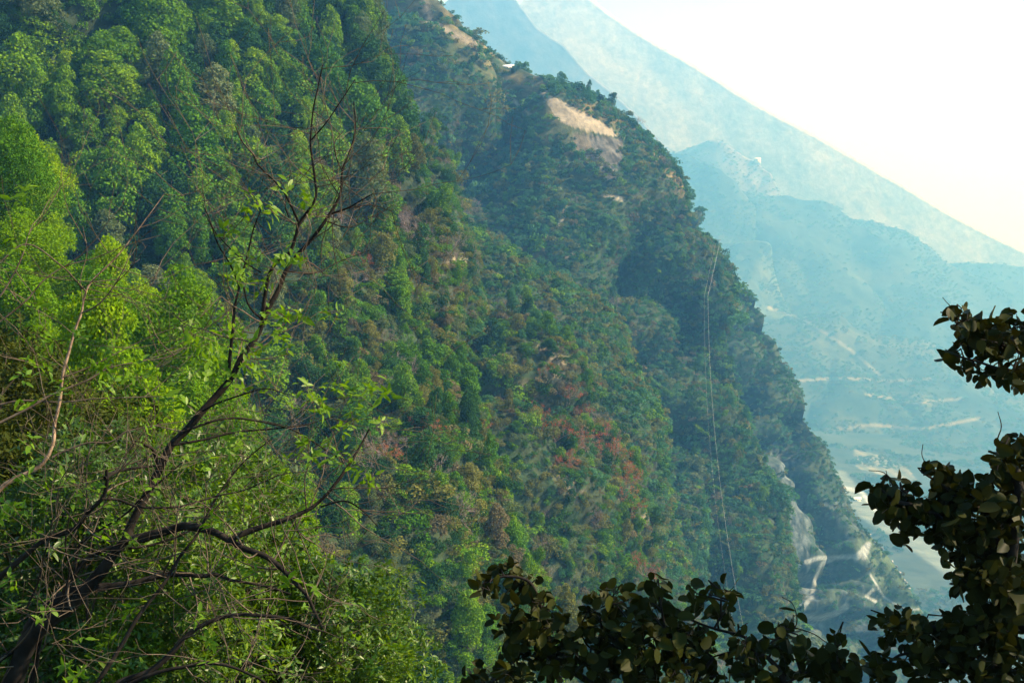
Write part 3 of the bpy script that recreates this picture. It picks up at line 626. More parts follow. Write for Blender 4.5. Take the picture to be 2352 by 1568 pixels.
SPOTS = {'near': [(80, 420, 'high on the near slope'), (230, 560, 'beside the ravine'), (60, 640, 'at the left edge'), (330, 780, 'behind the tan twigs'), (520, 950, 'behind the black branches'), (120, 900, 'behind the tan trunk')],
 'forest': [(100, 100, 'in the top left corner'), (350, 80, 'along the top edge'), (600, 60, 'at the top, middle'), (790, 60, 'under the forest crest'), (150, 300, 'below the top left corner'), (400, 300, 'deep in the forest'), (620, 280, 'left of the branch tips'), (850, 260, 'right of the branch tips'),
            (450, 520, 'above the dark ravine'), (700, 480, 'behind the branch tips'), (950, 380, 'on the forest rim'), (900, 560, 'below the forest rim'), (600, 700, 'left of the main fork'), (400, 650, 'in the dark ravine')],
 'mixed': [(1000, 500, 'under the forest rim'), (850, 650, 'right of the main fork'), (1040, 640, 'beside the pale outcrop'), (900, 800, 'above the leafy sprays'), (1040, 800, 'left of the grassy ledge'), (950, 1000, 'among the brown shrubs'), (1100, 1050, 'on the near spur lip'),
           (900, 1200, 'below the leafy sprays'), (1080, 1250, 'above the round leaves'), (950, 1400, 'right of the leafy thicket'), (1100, 1450, 'at the bottom, middle')],
 'spur': [(1100, 620, 'at the spur head'), (1180, 740, 'by the bare streak'), (1100, 830, 'along the grassy ledge'), (1280, 820, 'above the red trees'), (1280, 960, 'among the red trees'), (1400, 1040, 'right of the red trees'), (1200, 1080, 'left of the red trees'), (1350, 1180, 'below the red trees'),
          (1480, 1250, 'on the lower spur edge'), (1300, 1350, 'above the bottom leaves'), (1560, 1400, 'at the spur foot')],
 'rib': [(1350, 720, 'at the rib top'), (1450, 850, 'midway down the rib'), (1500, 1000, 'low on the rib'), (1530, 1200, 'at the rib foot')],
 'far': [(1000, 80, 'below the bare crest patch'), (1150, 200, 'below the white house'), (1250, 300, 'left of the bare field'), (1350, 400, 'under the rock face'), (1450, 350, 'right of the bare field'), (1100, 400, 'in the upper hollow'), (1250, 520, 'by the short trail'), (1450, 520, 'on the middle shoulder'),
         (1580, 560, 'left of the cable post'), (1400, 650, 'above the pale rib'), (1600, 750, 'beside the cables, high'), (1700, 850, 'right of the cables, high'), (1550, 950, 'left of the cables'), (1720, 1050, 'right of the cables'), (1620, 1200, 'beside the cables, low'), (1740, 1300, 'by the rock slide'), (1620, 1400, 'low, above the bottom leaves')],
 'cliff': [(1720, 750, 'on the cliff shoulder'), (1820, 950, 'on the cliff face'), (1900, 1150, 'above the zigzag road'), (2000, 1350, 'below the zigzag road')],
 'crest': [(1050, 70, 'on the skyline, highest'), (1175, 165, 'on the skyline above the field'), (1370, 256, 'on the skyline by the field'), (1500, 340, 'on the steep skyline'), (1668, 605, 'on the skyline by the cable post')]}
def spot(sname, q):
    return min(SPOTS[sname], key=lambda l: (l[0]-q[0])**2+(l[1]-q[1])**2)[2]
LABELLED = {}
PL = lambda f_: "es" if f_.endswith("bush") else "s"
rest = {}
order = sorted(range(len(CANDS)), key=lambda k: -CANDS[k][0]); cnt = {}
proto_mat = {}
for k in order:
    sz, kind, key, mat, pos, rt, sc, sn, sv = CANDS[k]
    # shrubs and bushes take places of their own as long as they are among the largest
    if (vis[k] or sn == 'crest') and (cnt.get(kind, 0) < LIMIT[kind] or sn == 'crest'):
        cnt[kind] = cnt.get(kind, 0)+1
        crown, trunk, h, wd = PR[key]
        nm, cat, form = FORM[kind]; q = proj(pos)
        size = 'tall' if sc > 1.02 else ('small' if sc < .8 else 'middling')
        lab = (size, TONE[mat], form, spot(sn, q))
        grp = f"{TONE[mat]} {form}{PL(form)} {WHERE[sn]}"
        if trunk is None:
            o = ob(nm, crown, None, pos, 0, sv); o.rotation_euler = rt; o.material_slots[0].link = 'OBJECT'; o.material_slots[0].material = M[mat]
            tag(o, None, cat, grp); LABELLED.setdefault(lab, []).append((q[0], o))
        else:
            e = empty(nm, pos, 0, sv); tag(e, None, cat, grp); LABELLED.setdefault(lab, []).append((q[0], e))
            c = ob('crown', crown, e)
            if kind != 'bare':
                c.material_slots[0].link = 'OBJECT'; c.material_slots[0].material = M[mat]
            ob('trunk', trunk, e)
            e.rotation_euler = rt
    elif near_frame[k]:
        rest.setdefault((kind, sn), []).append(k)

ORD = 'first second third fourth fifth sixth seventh eighth ninth tenth eleventh twelfth thirteenth fourteenth fifteenth sixteenth'.split()
for (size, tone, form, sp), lst in LABELLED.items():
    lst.sort(key=lambda t_: t_[0]); n_ = len(lst); forms = form+('es' if form.endswith('bush') else 's')
    for k, (_, o) in enumerate(lst):
        if n_ == 1: o['label'] = f'{size} {tone} {form} {sp}'
        elif n_ == 2: o['label'] = f"{('left', 'right')[k]} one of two {size} {tone} {forms} {sp}"
        elif k == 0: o['label'] = f'leftmost of the {size} {tone} {forms} {sp}'
        elif k == n_-1: o['label'] = f'rightmost of the {size} {tone} {forms} {sp}'
        elif k <= n_//2: o['label'] = f'{ORD[min(k, 15)]} from left of the {size} {tone} {forms} {sp}'
        else: o['label'] = f'{ORD[min(n_-1-k, 15)]} from right of the {size} {tone} {forms} {sp}'
# the rest of the scrub: one object per slope
def stuff(name, idx, soil_label):
    keys = sorted({(CANDS[k][2], CANDS[k][3]) for k in idx}); col = bpy.data.collections.new(name+'_kinds')
    num = {}
    for n_, (key, mat) in enumerate(keys):
        me = PR[key][0]
        if mat != 'barkgrey':
            me = me.copy(); me.materials.clear(); me.materials.append(M[mat])
        o = bpy.data.objects.new('%03d_%s_%s' % (n_, key, mat), me); col.objects.link(o); num[(key, mat)] = n_
    me = bpy.data.meshes.new(name); P = np.array([CANDS[k][4] for k in idx], np.float32)
    me.vertices.add(len(P)); me.vertices.foreach_set('co', P.ravel())
    for an, ty, vals in (('pick', 'INT', [num[(CANDS[k][2], CANDS[k][3])] for k in idx]), ('turn', 'FLOAT_VECTOR', [CANDS[k][5] for k in idx]), ('size', 'FLOAT_VECTOR', [CANDS[k][8] for k in idx])):
        a = me.attributes.new(an, ty, 'POINT'); a.data.foreach_set('value' if ty == 'INT' else 'vector', np.array(vals, np.int32 if ty == 'INT' else np.float32).ravel())
    o = ob(name, me); tag(o, soil_label, 'undergrowth', None, 'stuff')
    ng = bpy.data.node_groups.new(name+'_nodes', 'GeometryNodeTree')
    ng.interface.new_socket('Geometry', in_out='INPUT', socket_type='NodeSocketGeometry'); ng.interface.new_socket('Geometry', in_out='OUTPUT', socket_type='NodeSocketGeometry')
    N, L = ng.nodes, ng.links
    gi = N.new('NodeGroupInput'); go = N.new('NodeGroupOutput'); ip = N.new('GeometryNodeInstanceOnPoints'); ci = N.new('GeometryNodeCollectionInfo')
    ci.inputs[0].default_value = col; ci.inputs['Separate Children'].default_value = True; ci.inputs['Reset Children'].default_value = True
    def named(n_, t_):
        q = N.new('GeometryNodeInputNamedAttribute'); q.data_type = t_; q.inputs[0].default_value = n_; return q.outputs[0]
    L.new(gi.outputs[0], ip.inputs['Points']); L.new(ci.outputs[0], ip.inputs['Instance']); ip.inputs['Pick Instance'].default_value = True
    L.new(named('pick', 'INT'), ip.inputs['Instance Index'])
    L.new(named('turn', 'FLOAT_VECTOR'), ip.inputs['Rotation'])
    L.new(named('size', 'FLOAT_VECTOR'), ip.inputs['Scale']); L.new(ip.outputs[0], go.inputs[0])
    md = o.modifiers.new('scatter', 'NODES'); md.node_group = ng
    return o
byslope = {}
for (kind, sn), idx in rest.items(): byslope.setdefault(sn, []).extend(idx)
WHERE.update({'hill_ridge': 'on the broad hazy ridge', 'hill_lower': 'on the lower hazy hill', 'hill_bluff': 'on the pale bluff', 'hill_left': 'on the hazy knoll behind the spur', 'hill_behind': 'on the faint ridge furthest back', 'hill_right': 'on the hazy hill at the frame edge', 'valley_floor': 'along the valley floor'})
for sn, idx in byslope.items():
  if sn in hill_idx: stuff('woods', idx, 'far woods '+WHERE[sn])
  else: stuff('undergrowth', idx, 'undergrowth and small bushes '+WHERE[sn])
print('INDIVIDUALS', cnt, 'REST', {k: len(v) for k, v in byslope.items()})
# ------------------------------------------------------------------ roads, cables, buildings
def ribbon_pts(line, sheetname=None): return np.array([W(*p) for p in line])
def nearest_on(name, x, y):
    G = SHEETS[name].reshape(-1, 3); p = proj(G); e = np.hypot(p[:, 0]-x, p[:, 1]-y); k = np.argsort(e)[:4]
    return G[k].mean(0)
def pylon(name, base, h, label):
    T = Tubes()
    for s_ in (-1, 1):
        T.add([base+np.array([s_*1.0, 0, -1.5]), base+np.array([s_*0.45, 0, h])], [0.16, 0.11], 6)
    T.add([base+np.array([-1.6, 0, h*.93]), base+np.array([1.6, 0, h*.93])], [0.10, 0.10], 5)
    T.add([base+np.array([-1.0, 0, h*.35]), base+np.array([0.7, 0, h*.7])], [0.06, 0.06], 4)
    o = ob(name, T.mesh(name, M['barkgrey'])); return tag(o, label, 'pole')
m, N, L = new_mat('steel_cable'); out = N.new('ShaderNodeOutputMaterial'); bs = N.new('ShaderNodeBsdfPrincipled')
bs.inputs['Base Color'].default_value = (.62, .62, .58, 1); bs.inputs['Roughness'].default_value = .5; L.new(bs.outputs[0], out.inputs[0]); M['cable'] = m
pb = nearest_on('hillside_far', 1650, 575)
pylon('cable_post', pb, 6.5, 'twin-legged post at the top of the cable line on the skyline')
top = pb+np.array([0, -0.4, 5.6])
mid = W(1622, 680, 610); low2 = W(1745, 1640, 490)
for k, (dx, lb) in enumerate(((-1.1, 'fainter of two cables dropping down the far slope'), (1.1, 'brighter of two cables dropping down the far slope'))):
    T = Tubes(); A_ = top+np.array([dx, 0, 0]); t = np.linspace(0, 1, 34)[:, None]
    a_ = A_*(1-t)+(mid+np.array([dx*.8, 0, 0]))*t
    b_ = mid+np.array([dx*.8, 0, 0]); e_ = low2+np.array([dx*1.9-1, 0, 0])
    c_ = b_*(1-t)+e_*t+np.array([-5.0, 0, -3.0])*(4*t*(1-t))
    T.add(a_, np.full(34, .014+.014*k), 4); T.add(c_, np.full(34, .014+.014*k), 4)
    tag(ob('cable', T.mesh('cable', M['cable'])), lb, 'cable', 'cables of the hillside ropeway')
m, N, L = new_mat('plaster'); out = N.new('ShaderNodeOutputMaterial'); bs = N.new('ShaderNodeBsdfPrincipled'); oi = N.new('ShaderNodeObjectInfo'); rp = N.new('ShaderNodeValToRGB')
rp.color_ramp.elements[0].color = (.45, .44, .40, 1); rp.color_ramp.elements[1].color = (.75, .74, .70, 1); L.new(oi.outputs['Random'], rp.inputs[0]); L.new(rp.outputs[0], bs.inputs['Base Color']); L.new(bs.outputs[0], out.inputs[0]); M['plaster'] = m
def flat_mat(name, c, rough=.6):
    m, N, L = new_mat(name); out = N.new('ShaderNodeOutputMaterial'); bs = N.new('ShaderNodeBsdfPrincipled'); nz = N.new('ShaderNodeTexNoise'); nz.inputs['Scale'].default_value = 1.3; mr = N.new('ShaderNodeMapRange'); mr.inputs[3].default_value = .8; mr.inputs[4].default_value = 1.15
    mul = N.new('ShaderNodeMix'); mul.data_type = 'RGBA'; mul.blend_type = 'MULTIPLY'; mul.inputs[0].default_value = 1; mul.inputs[6].default_value = (*c, 1)
    L.new(nz.outputs[0], mr.inputs[0]); L.new(mr.outputs[0], mul.inputs[7]); L.new(mul.outputs[2], bs.inputs['Base Color']); bs.inputs['Roughness'].default_value = rough; L.new(bs.outputs[0], out.inputs[0]); return m
M['tin'] = flat_mat('tin_roof', (.62, .64, .62), .4); M['bluetin'] = flat_mat('blue_tin_roof', (.10, .30, .50), .4); M['dark'] = flat_mat('window_dark', (.03, .035, .04), .3)
def boxv(x0, x1, y0, y1, z0, z1):
    V = np.array([(x, y, z) for z in (z0, z1) for y in (y0, y1) for x in (x0, x1)], float)
    return V, np.array([[0, 2, 3, 1], [4, 5, 7, 6], [0, 1, 5, 4], [2, 6, 7, 3], [0, 4, 6, 2], [1, 3, 7, 5]])
def join(name, parts, mat):
    Vs, Fs, n = [], [], 0
    for V, F in parts: Vs.append(V); Fs.append(F+n); n += len(V)
    return mesh_np(name, np.concatenate(Vs), [np.concatenate(Fs)], mat)
HM = {}
for st in (1, 2):
    h = 3.0*st
    wall = join('wall', [boxv(-5, 5, -3.5, 3.5, -3, h)], M['plaster'])
    rv = np.array([(-5.6, -4.1, h-.2), (5.6, -4.1, h-.2), (5.6, 4.1, h-.2), (-5.6, 4.1, h-.2), (-5.6, 0, h+1.7), (5.6, 0, h+1.7)], float)
    roofs = {k: mesh_np('roof', rv, [np.array([[0, 1, 5, 4], [2, 3, 4, 5]]), np.array([[0, 4, 3], [1, 2, 5]])], M[k]) for k in ('tin', 'bluetin')}
    win = join('windows', [boxv(-3.8+2.6*i_, -2.6+2.6*i_, -3.56, -3.48, 1+3*f, 2.2+3*f) for i_ in range(4) for f in range(st)], M['dark'])
    HM[st] = (wall, roofs, win)
HL = [('valley_floor', 1998, 1492, 1, 'bluetin', 1.1, 'blue-roofed house among the pale rubble of the valley floor'),
      ('valley_floor', 2205, 1548, 2, 'tin', 2.2, 'long pale-roofed building showing through the dark leaves at bottom right'),
      ('valley_floor', 2170, 1524, 1, 'tin', 1.5, 'smaller pale-roofed shed beside the long pale-roofed building'),
      ('valley_floor', 2060, 1512, 2, 'tin', 1.3, 'tin-roofed house in front of the dark leaf clump'),
      ('valley_floor', 1930, 1128, 1, 'tin', 1.7, 'white building at the head of the dry river bed'),
      ('valley_floor', 1968, 1150, 1, 'tin', 1.5, 'low tin-roofed building on the bank of the dry river bed'),
      ('valley_floor', 1990, 1128, 2, 'tin', 1.3, 'pale building above the dry river bed beside the leaves'),
      ('valley_floor', 2012, 1160, 1, 'tin', 1.4, 'roof just left of the leaf tip over the river bed'),
      ('valley_floor', 1875, 1462, 1, 'tin', 1.2, 'tin-roofed hut on the rubble under the cliff'),
      ('valley_floor', 1905, 1538, 1, 'tin', 1.3, 'tin-roofed hut lowest on the white rubble'),
      ('hillside_far', 1168, 162, 1, 'tin', .62, 'tiny white house perched on the crest above the bare field'),
      ('hill_behind', 1742, 372, 2, 'tin', 2.4, 'white building on the faint hazy ridge')]
for sn, x, y, st, rf, sc, lb in HL:
    p = nearest_on(sn, x, y); e = empty('house', p+np.array([0, 0, .6*sc]), random.uniform(-.5, .5), sc); tag(e, lb, 'house', 'small houses in the valley' if sn == 'valley_floor' else None)
    wall, roofs, win = HM[st]; wo = ob('wall', wall, e); ob('roof', roofs[rf], e); ob('window', win, e)
# boulders along the spur line above the road
def rock_mesh(name, r, mat):
    u = np.linspace(0, math.pi, 9); v = np.linspace(0, 2*math.pi, 13)[:-1]; U, Vv = np.meshgrid(u, v, indexing='ij')
    D = np.stack([np.sin(U)*np.cos(Vv), np.sin(U)*np.sin(Vv), np.cos(U)], -1); P = D*(0.6+0.8*fbm(D*1.6+r.uniform(0, 50), 3, 2))[..., None]*np.array([1.2, .9, .8])
    i = np.arange(8)[:, None]*12; j = np.arange(12)[None]; jn = (j+1) % 12
    return mesh_np(name, P.reshape(-1, 3), [np.stack([i+j, i+12+j, i+12+jn, i+jn], -1).reshape(-1, 4)], mat)
M['rock'] = flat_mat('pale_rock', (.26, .27, .26), .9)
RK = [rock_mesh('boulder', rng, M['rock']) for _ in range(3)]
BL = [(2000, 1218), (2022, 1235), (2034, 1250), (2046, 1262), (2060, 1278), (2068, 1292), (2077, 1306), (2088, 1320), (2096, 1333), (2104, 1344)]
BN = ['topmost', 'second from the top', 'third from the top', 'fourth from the top', 'upper middle', 'lower middle', 'fourth from the bottom', 'third from the bottom', 'second from the bottom', 'lowest']
for k, (x, y) in enumerate(BL):
    p = nearest_on('cliff_slope', x+random.uniform(-9, 2), y+random.uniform(-2, 8)); o = ob('boulder', RK[k % 3], None, p+np.array([0, 0, .3]), k*1.1, (random.uniform(.7, 1.9), random.uniform(.6, 1.2), random.uniform(.4, 1.1)))
    tag(o, f'pale boulder, {BN[k]} of the line along the spur crest', 'boulder', 'pale boulders along the spur crest')

# ------------------------------------------------------------------ the dark-branched tree in front
FD = 7.5
rb = np.random.default_rng(91)
def smooth3(pts, n=None):
    "Catmull-Rom through the points"
    P = np.array(pts, float); n = n or 5; P = np.concatenate([[2*P[0]-P[1]], P, [2*P[-1]-P[-2]]]); o = []
    for i in range(1, len(P)-2):
        for t in np.linspace(0, 1, n, endpoint=False):
            a, b, c, d = P[i-1], P[i], P[i+1], P[i+2]
            o.append(.5*((2*b)+(-a+c)*t+(2*a-5*b+4*c-d)*t*t+(-a+3*b-3*c+d)*t**3))
    o.append(P[-2]); return np.array(o)
class Tree:
    def __init__(s, depth): s.D = depth; s.main = Tubes(); s.limb = []; s.tips = []
    def branch(s, line, w0, w1, d0=0, d1=0, trunk=False):
        """line in sight coordinates, widths in the same units, depth offset d0..d1 in metres"""
        n = len(line); dd = np.linspace(d0, d1, n)
        pts = [np.append(W(x, y, s.D+dd[k]), 0) for k, (x, y) in enumerate(line)]
        wd = np.linspace(w0, w1, n)*(s.D/FPX)*0.5
        q = np.array([[*p[:3], wd[k]] for k, p in enumerate(pts)]); q = smooth3(q)
        q[:, :3] += (fbm(q[:, :3]*3.1, 3, 5)[:, None]-.5)*q[:, 3:4]*1.2
        kn = 1+0.18*(vnoise(q[:, :3]*14, 8)-.5)
        T = s.main if trunk else Tubes(); T.add(q[:, :3], np.maximum(q[:, 3]*kn, .0022), 8 if w0 > 12 else 5)
        if not trunk: s.limb.append(T)
        s.tips.append((q[:, :3], q[:, 3]))
        return q[:, :3]
LT = Tree(FD); B_ = LT.branch
B_([(-70, 1760), (-20, 1650), (30, 1560), (62, 1480), (108, 1425), (160, 1390), (196, 1352), (235, 1310), (262, 1270), (290, 1238)], 54, 21, 0, 0, True)
B_([(60, 1490), (72, 1440), (118, 1390), (160, 1363), (196, 1352)], 34, 28, .05, 0, True)
B_([(290, 1238), (300, 1212), (322, 1165), (346, 1120), (366, 1078), (395, 1021), (431, 985), (467, 942), (503, 902), (532, 866), (552, 823), (578, 790), (596, 760), (604, 742)], 22, 12, 0, .3)
B_([(604, 742), (618, 708), (640, 665), (657, 622), (683, 586), (715, 550), (747, 507), (780, 449), (786, 393), (801, 354), (816, 298), (812, 234)], 14, 3, .3, .6)
B_([(604, 742), (612, 665), (629, 609), (663, 583), (681, 535), (689, 509), (724, 458), (724, 410), (715, 354), (713, 320), (719, 255), (732, 195), (741, 150)], 11, 2.5, .3, 0)
B_([(715, 322), (750, 281), (788, 225), (816, 182)], 4, 2, 0, 0)
B_([(685, 509), (663, 462), (642, 428), (594, 380), (581, 354), (556, 324), (541, 290)], 6, 2, .1, -.3)
B_([(663, 500), (655, 470), (662, 430), (667, 395)], 4, 2, 0, .2)
B_([(758, 492), (797, 479), (830, 460), (857, 445)], 6, 2, .5, .3)
B_([(797, 479), (853, 471), (900, 485)], 4, 2, .5, .7)
B_([(786, 393), (775, 370), (768, 330), (790, 300)], 4, 2, .5, .8)
B_([(600, 625), (560, 600), (500, 540), (470, 490)], 4, 1.6, .2, 0)
B_([(780, 449), (760, 420), (740, 380)], 3, 1.6, .4, .4)
B_([(747, 507), (800, 522), (850, 500), (905, 470)], 4, 1.6, .4, .8)
B_([(657, 622), (720, 628), (780, 600), (850, 575)], 4, 1.6, .3, .8)
B_([(525, 862), (528, 816), (535, 758), (539, 708), (550, 658), (568, 586), (582, 528), (600, 480)], 10, 3, .2, .2)
B_([(550, 658), (530, 610), (500, 560), (480, 500), (465, 470)], 5, 1.8, .2, 0)
B_([(605, 735), (580, 712), (567, 690), (560, 660)], 6, 3, .3, .1)
B_([(290, 1238), (323, 1234), (359, 1227), (395, 1217), (424, 1211), (460, 1216), (496, 1227), (525, 1242), (560, 1260), (611, 1278), (647, 1306), (675, 1335), (704, 1367), (722, 1403), (740, 1441)], 24, 6, 0, -.3)
B_([(525, 1242), (560, 1224), (611, 1206), (647, 1195), (683, 1181), (719, 1163), (755, 1130), (790, 1084), (812, 1051), (830, 1020), (848, 985)], 15, 4, -.1, .3)
B_([(285, 1262), (252, 1258), (216, 1272), (190, 1292), (165, 1328), (140, 1375)], 9, 14, 0, 0)
B_([(295, 1258), (340, 1252), (395, 1236), (440, 1216), (470, 1195), (510, 1150)], 7, 4, 0, .3)
B_([(216, 1349), (252, 1344), (305, 1337), (341, 1328), (377, 1319), (413, 1317), (467, 1321), (496, 1317), (528, 1330), (546, 1333), (611, 1346), (668, 1364)], 19, 4, 0, .2)
B_([(205, 1600), (223, 1568), (287, 1468), (323, 1407), (377, 1339), (413, 1278), (453, 1227), (478, 1177), (510, 1123), (560, 1060), (620, 1010)], 12, 3, -.4, .2)
B_([(-30, 1345), (0, 1324), (54, 1278), (104, 1238), (172, 1213), (201, 1177), (234, 1145), (245, 1110), (244, 1080)], 15, 7, -.2, -.4)
B_([(234, 1145), (273, 1148), (313, 1163), (359, 1166), (413, 1163), (467, 1148), (503, 1137), (560, 1125), (640, 1090)], 7, 3, -.4, 0)
B_([(240, 1098), (262, 1086), (280, 1080), (323, 1073), (372, 1068)], 10, 5, -.4, -.1)
B_([(172, 1317), (180, 1256), (205, 1234), (223, 1220), (287, 1181), (323, 1145), (377, 1098), (420, 1060)], 8, 3, 0, -.3)
B_([(250, 1600), (273, 1568), (341, 1543), (395, 1497), (431, 1457), (485, 1425), (546, 1410), (611, 1414), (665, 1421), (704, 1439), (745, 1450)], 16, 4, -.5, -.2)
B_([(287, 1575), (359, 1543), (413, 1532), (485, 1522), (539, 1532), (593, 1557), (640, 1590)], 10, 5, -.6, -.6)
B_([(60, 1600), (80, 1540), (90, 1480), (102, 1440)], 14, 9, .1, 0)
B_([(-20, 1530), (20, 1500), (60, 1480)], 12, 14, 0, 0)
B_([(60, 1400), (90, 1330), (100, 1280), (113, 1240), (120, 1190)], 5, 3, -.3, -.6)
B_([(145, 1370), (160, 1310), (150, 1250), (158, 1190)], 5, 3, -.3, -.6)
B_([(737, 1163), (790, 1150), (830, 1170), (870, 1210)], 5, 2, .1, 0)
B_([(366, 1078), (358, 1050), (348, 1030), (330, 1022)], 10, 7, 0, -.2)
B_([(467, 942), (500, 925), (560, 905), (610, 892), (660, 905)], 6, 2, .1, -.2)
B_([(395, 1021), (460, 1010), (540, 992), (620, 985), (700, 975), (770, 955)], 7, 2, 0, .4)
B_([(431, 985), (520, 960), (600, 968), (680, 990), (760, 1040), (800, 1060)], 6, 2, 0, .5)
mains = list(LT.tips)
tw = Tubes(); tipl = []
for pts, rad in mains:
    L_ = len(pts)
    for q in range(max(3, L_//4)):
        i = rb.integers(L_//3, L_); 
        if rad[i] > .02: continue
        d = unit(pts[min(i+1, L_-1)]-pts[max(i-1, 0)]+rb.normal(0, .55, 3)+np.array([0, 0, .15]))
        twigs(tw, rb, pts[i], d, rb.uniform(.28, .6), max(rad[i]*.45, .003), 2, .5, 4, 2, tipl, 3, .12, .0014)
e = empty('dark_branched_tree', tuple(W(-70, 1760, FD)+np.array([0, 0, -.2])))
tag(e, 'near tree with black forking branches and sparse new leaves at bottom left', 'tree')
base = np.array(e.location)
def under(parent, base, name, me, label=None):
    o = ob(name, me, parent, tuple(-base)); tag(o, label); return o
# trunk foot goes into the slope
LT.main.add([W(-70, 1760, FD)+np.array([-.25, 0, -1.6]), W(-70, 1760, FD)], [.16, .115], 8)
under(e, base, 'trunk', LT.main.mesh('trunk', M['barkdark']))
for T in LT.limb: under(e, base, 'branch', T.mesh('branch', M['barkdark']))
under(e, base, 'twigs', tw.mesh('twigs', M['bark']))
def whorls(centres, r, nmin, nmax, size, spread, aspect=.36):
    P, Nn, Ax = [], [], []
    for c in centres:
        n = r.integers(nmin, nmax+1); ax = unit(r.normal(0, .5, 3)+np.array([.15, -.1, .7])); a0 = r.uniform(0, 6.28)
        u = unit(np.cross(ax, [0.2, 1, .1])); v = np.cross(ax, u)
        for k in range(n):
            an = a0+k*2.4; rd = u*math.cos(an)+v*math.sin(an)
            el = r.uniform(-.35, .55); axis = unit(rd+ax*el); nn = unit(ax-rd*el*0.9+r.normal(0, .22, 3))
            P.append(c+ax*r.normal(0, spread)+r.normal(0, spread*.4, 3)); Ax.append(axis); Nn.append(nn)
    return np.array(P), np.array(Nn), np.array(Ax)
LC = [(700, 895), (722, 915), (760, 888), (800, 900), (830, 922), (850, 893), (872, 975), (790, 980), (770, 1060), (822, 1078), (850, 1098), (740, 940), (815, 955), (880, 905), (700, 1010), (730, 1045),
      (548, 590), (560, 640), (575, 602), (640, 605), (662, 598), (682, 592), (590, 655), (600, 790), (632, 780), (541, 770), (520, 812), (562, 842), (592, 852), (612, 880), (525, 862), (482, 822), (445, 792), (530, 650), (545, 625), (618, 640),
      (100, 770), (90, 822), (112, 850), (232, 842), (242, 862), (180, 772), (252, 800), (382, 920), (405, 912), (432, 922), (700, 396), (655, 430), (705, 466), (580, 455), (628, 480), (570, 480), (725, 470),
      (640, 770), (660, 800), (618, 730), (650, 720), (520, 530), (40, 460), (60, 440), (30, 560), (150, 900), (60, 860), (95, 700), (530, 920), (560, 900), (470, 860), (500, 800), (440, 850), (410, 880), (350, 880), (300, 870), (330, 840),
      (210, 1110), (230, 1120), (300, 1110), (60, 1100), (30, 1160), (10, 1180), (55, 1170), (205, 1210), (105, 1150), (150, 1100), (260, 1200), (300, 1240), (440, 1020), (520, 1030), (470, 1060), (550, 1010), (30, 1400), (100, 1410), (160, 1530), (180, 1550)]
cs = [W(x+rb.normal(0, 5), y+rb.normal(0, 5), FD+rb.uniform(-.5, .6)) for x, y in LC for _ in range(2)]
cs += [p for p, d in tipl if rb.uniform() < .09 and proj(p)[1] > 700 and proj(p)[0] < 860]
P, Nn, Ax = whorls(cs, rb, 5, 9, .07, .03)
V, F, per = leaves(P, Nn, .058, .38, rb, 'lance', axis=Ax)
under(e, base, 'leaves', mesh_np('leaves', V, F, M['fresh'], np.tile(rb.uniform(0, 1, len(P)), per)))

# second, tan-barked tree behind it
ST = Tree(9.5); B_ = lambda l, a, b, *k: ST.branch(l, a*.62, b*.7, *k)
B_([(-40, 1180), (0, 1123), (36, 1098), (93, 1069), (122, 1020), (126, 974), (137, 920), (144, 866), (158, 812), (172, 758), (187, 719), (198, 669), (216, 640), (251, 607), (280, 575), (330, 510), (377, 446)], 19, 3, 0, .5, True)
B_([(377, 446), (398, 448), (422, 450)], 3, 1.6, .5, .5)
B_([(187, 719), (225, 700), (260, 660), (287, 612), (310, 560), (360, 520)], 7, 2, .2, .2)
B_([(198, 669), (170, 640), (140, 610), (60, 560), (-20, 620)], 7, 4, .2, -.2)
B_([(-30, 700), (0, 680), (36, 622), (54, 579), (70, 530), (110, 500)], 9, 2, 0, .2)
B_([(-30, 755), (0, 738), (60, 690), (101, 643), (154, 610), (216, 593), (300, 560), (370, 540)], 8, 2, 0, .4)
B_([(-30, 985), (0, 970), (72, 934), (119, 906), (201, 873), (251, 845), (323, 830), (400, 815), (450, 770)], 12, 2.5, -.3, .3)
B_([(-30, 932), (0, 929), (54, 920), (137, 924), (216, 916), (305, 913), (366, 911), (440, 918)], 10, 2, .1, .4)
B_([(120, 1050), (140, 1039), (201, 1017), (252, 1015), (287, 992), (313, 985), (359, 978), (417, 988), (480, 960), (560, 950)], 9, 2, 0, .2)
B_([(126, 974), (100, 900), (90, 850), (70, 780)], 5, 2, 0, 0)
B_([(144, 866), (200, 845), (260, 815), (320, 785), (380, 760), (460, 740)], 6, 1.8, 0, .4)
B_([(172, 758), (190, 700), (185, 640), (200, 580), (190, 520)], 4, 1.5, 0, .4)
B_([(251, 607), (300, 625), (370, 640), (440, 610), (500, 600)], 3.5, 1.4, .3, .6)
tw = Tubes(); tp2 = []
for pts, rad in list(ST.tips):
    L_ = len(pts)
    for q in range(max(2, L_//8)):
        i = rb.integers(L_//4, L_)
        d = unit(pts[min(i+1, L_-1)]-pts[max(i-1, 0)]+rb.normal(0, .6, 3)+np.array([.1, 0, .1]))
        twigs(tw, rb, pts[i], d, rb.uniform(.35, .75), .0045, 2, .5, 4, 2, tp2, 3, .1, .0014)
e = empty('tan_barked_tree', tuple(W(-40, 1180, 9.5)+np.array([-1.0, .2, -2.6])))
tag(e, 'slender tan-barked tree with bare curling twigs at the left edge', 'tree'); base = np.array(e.location)
ST.main.add([base, W(-40, 1180, 9.5)+np.array([-.5, 0, -1.0]), W(-40, 1180, 9.5)], [.09, .06, .035], 7)
under(e, base, 'trunk', ST.main.mesh('trunk', M['barktan']))
for T in ST.limb: under(e, base, 'branch', T.mesh('branch', M['bark']))
under(e, base, 'twigs', tw.mesh('twigs', M['bark']))

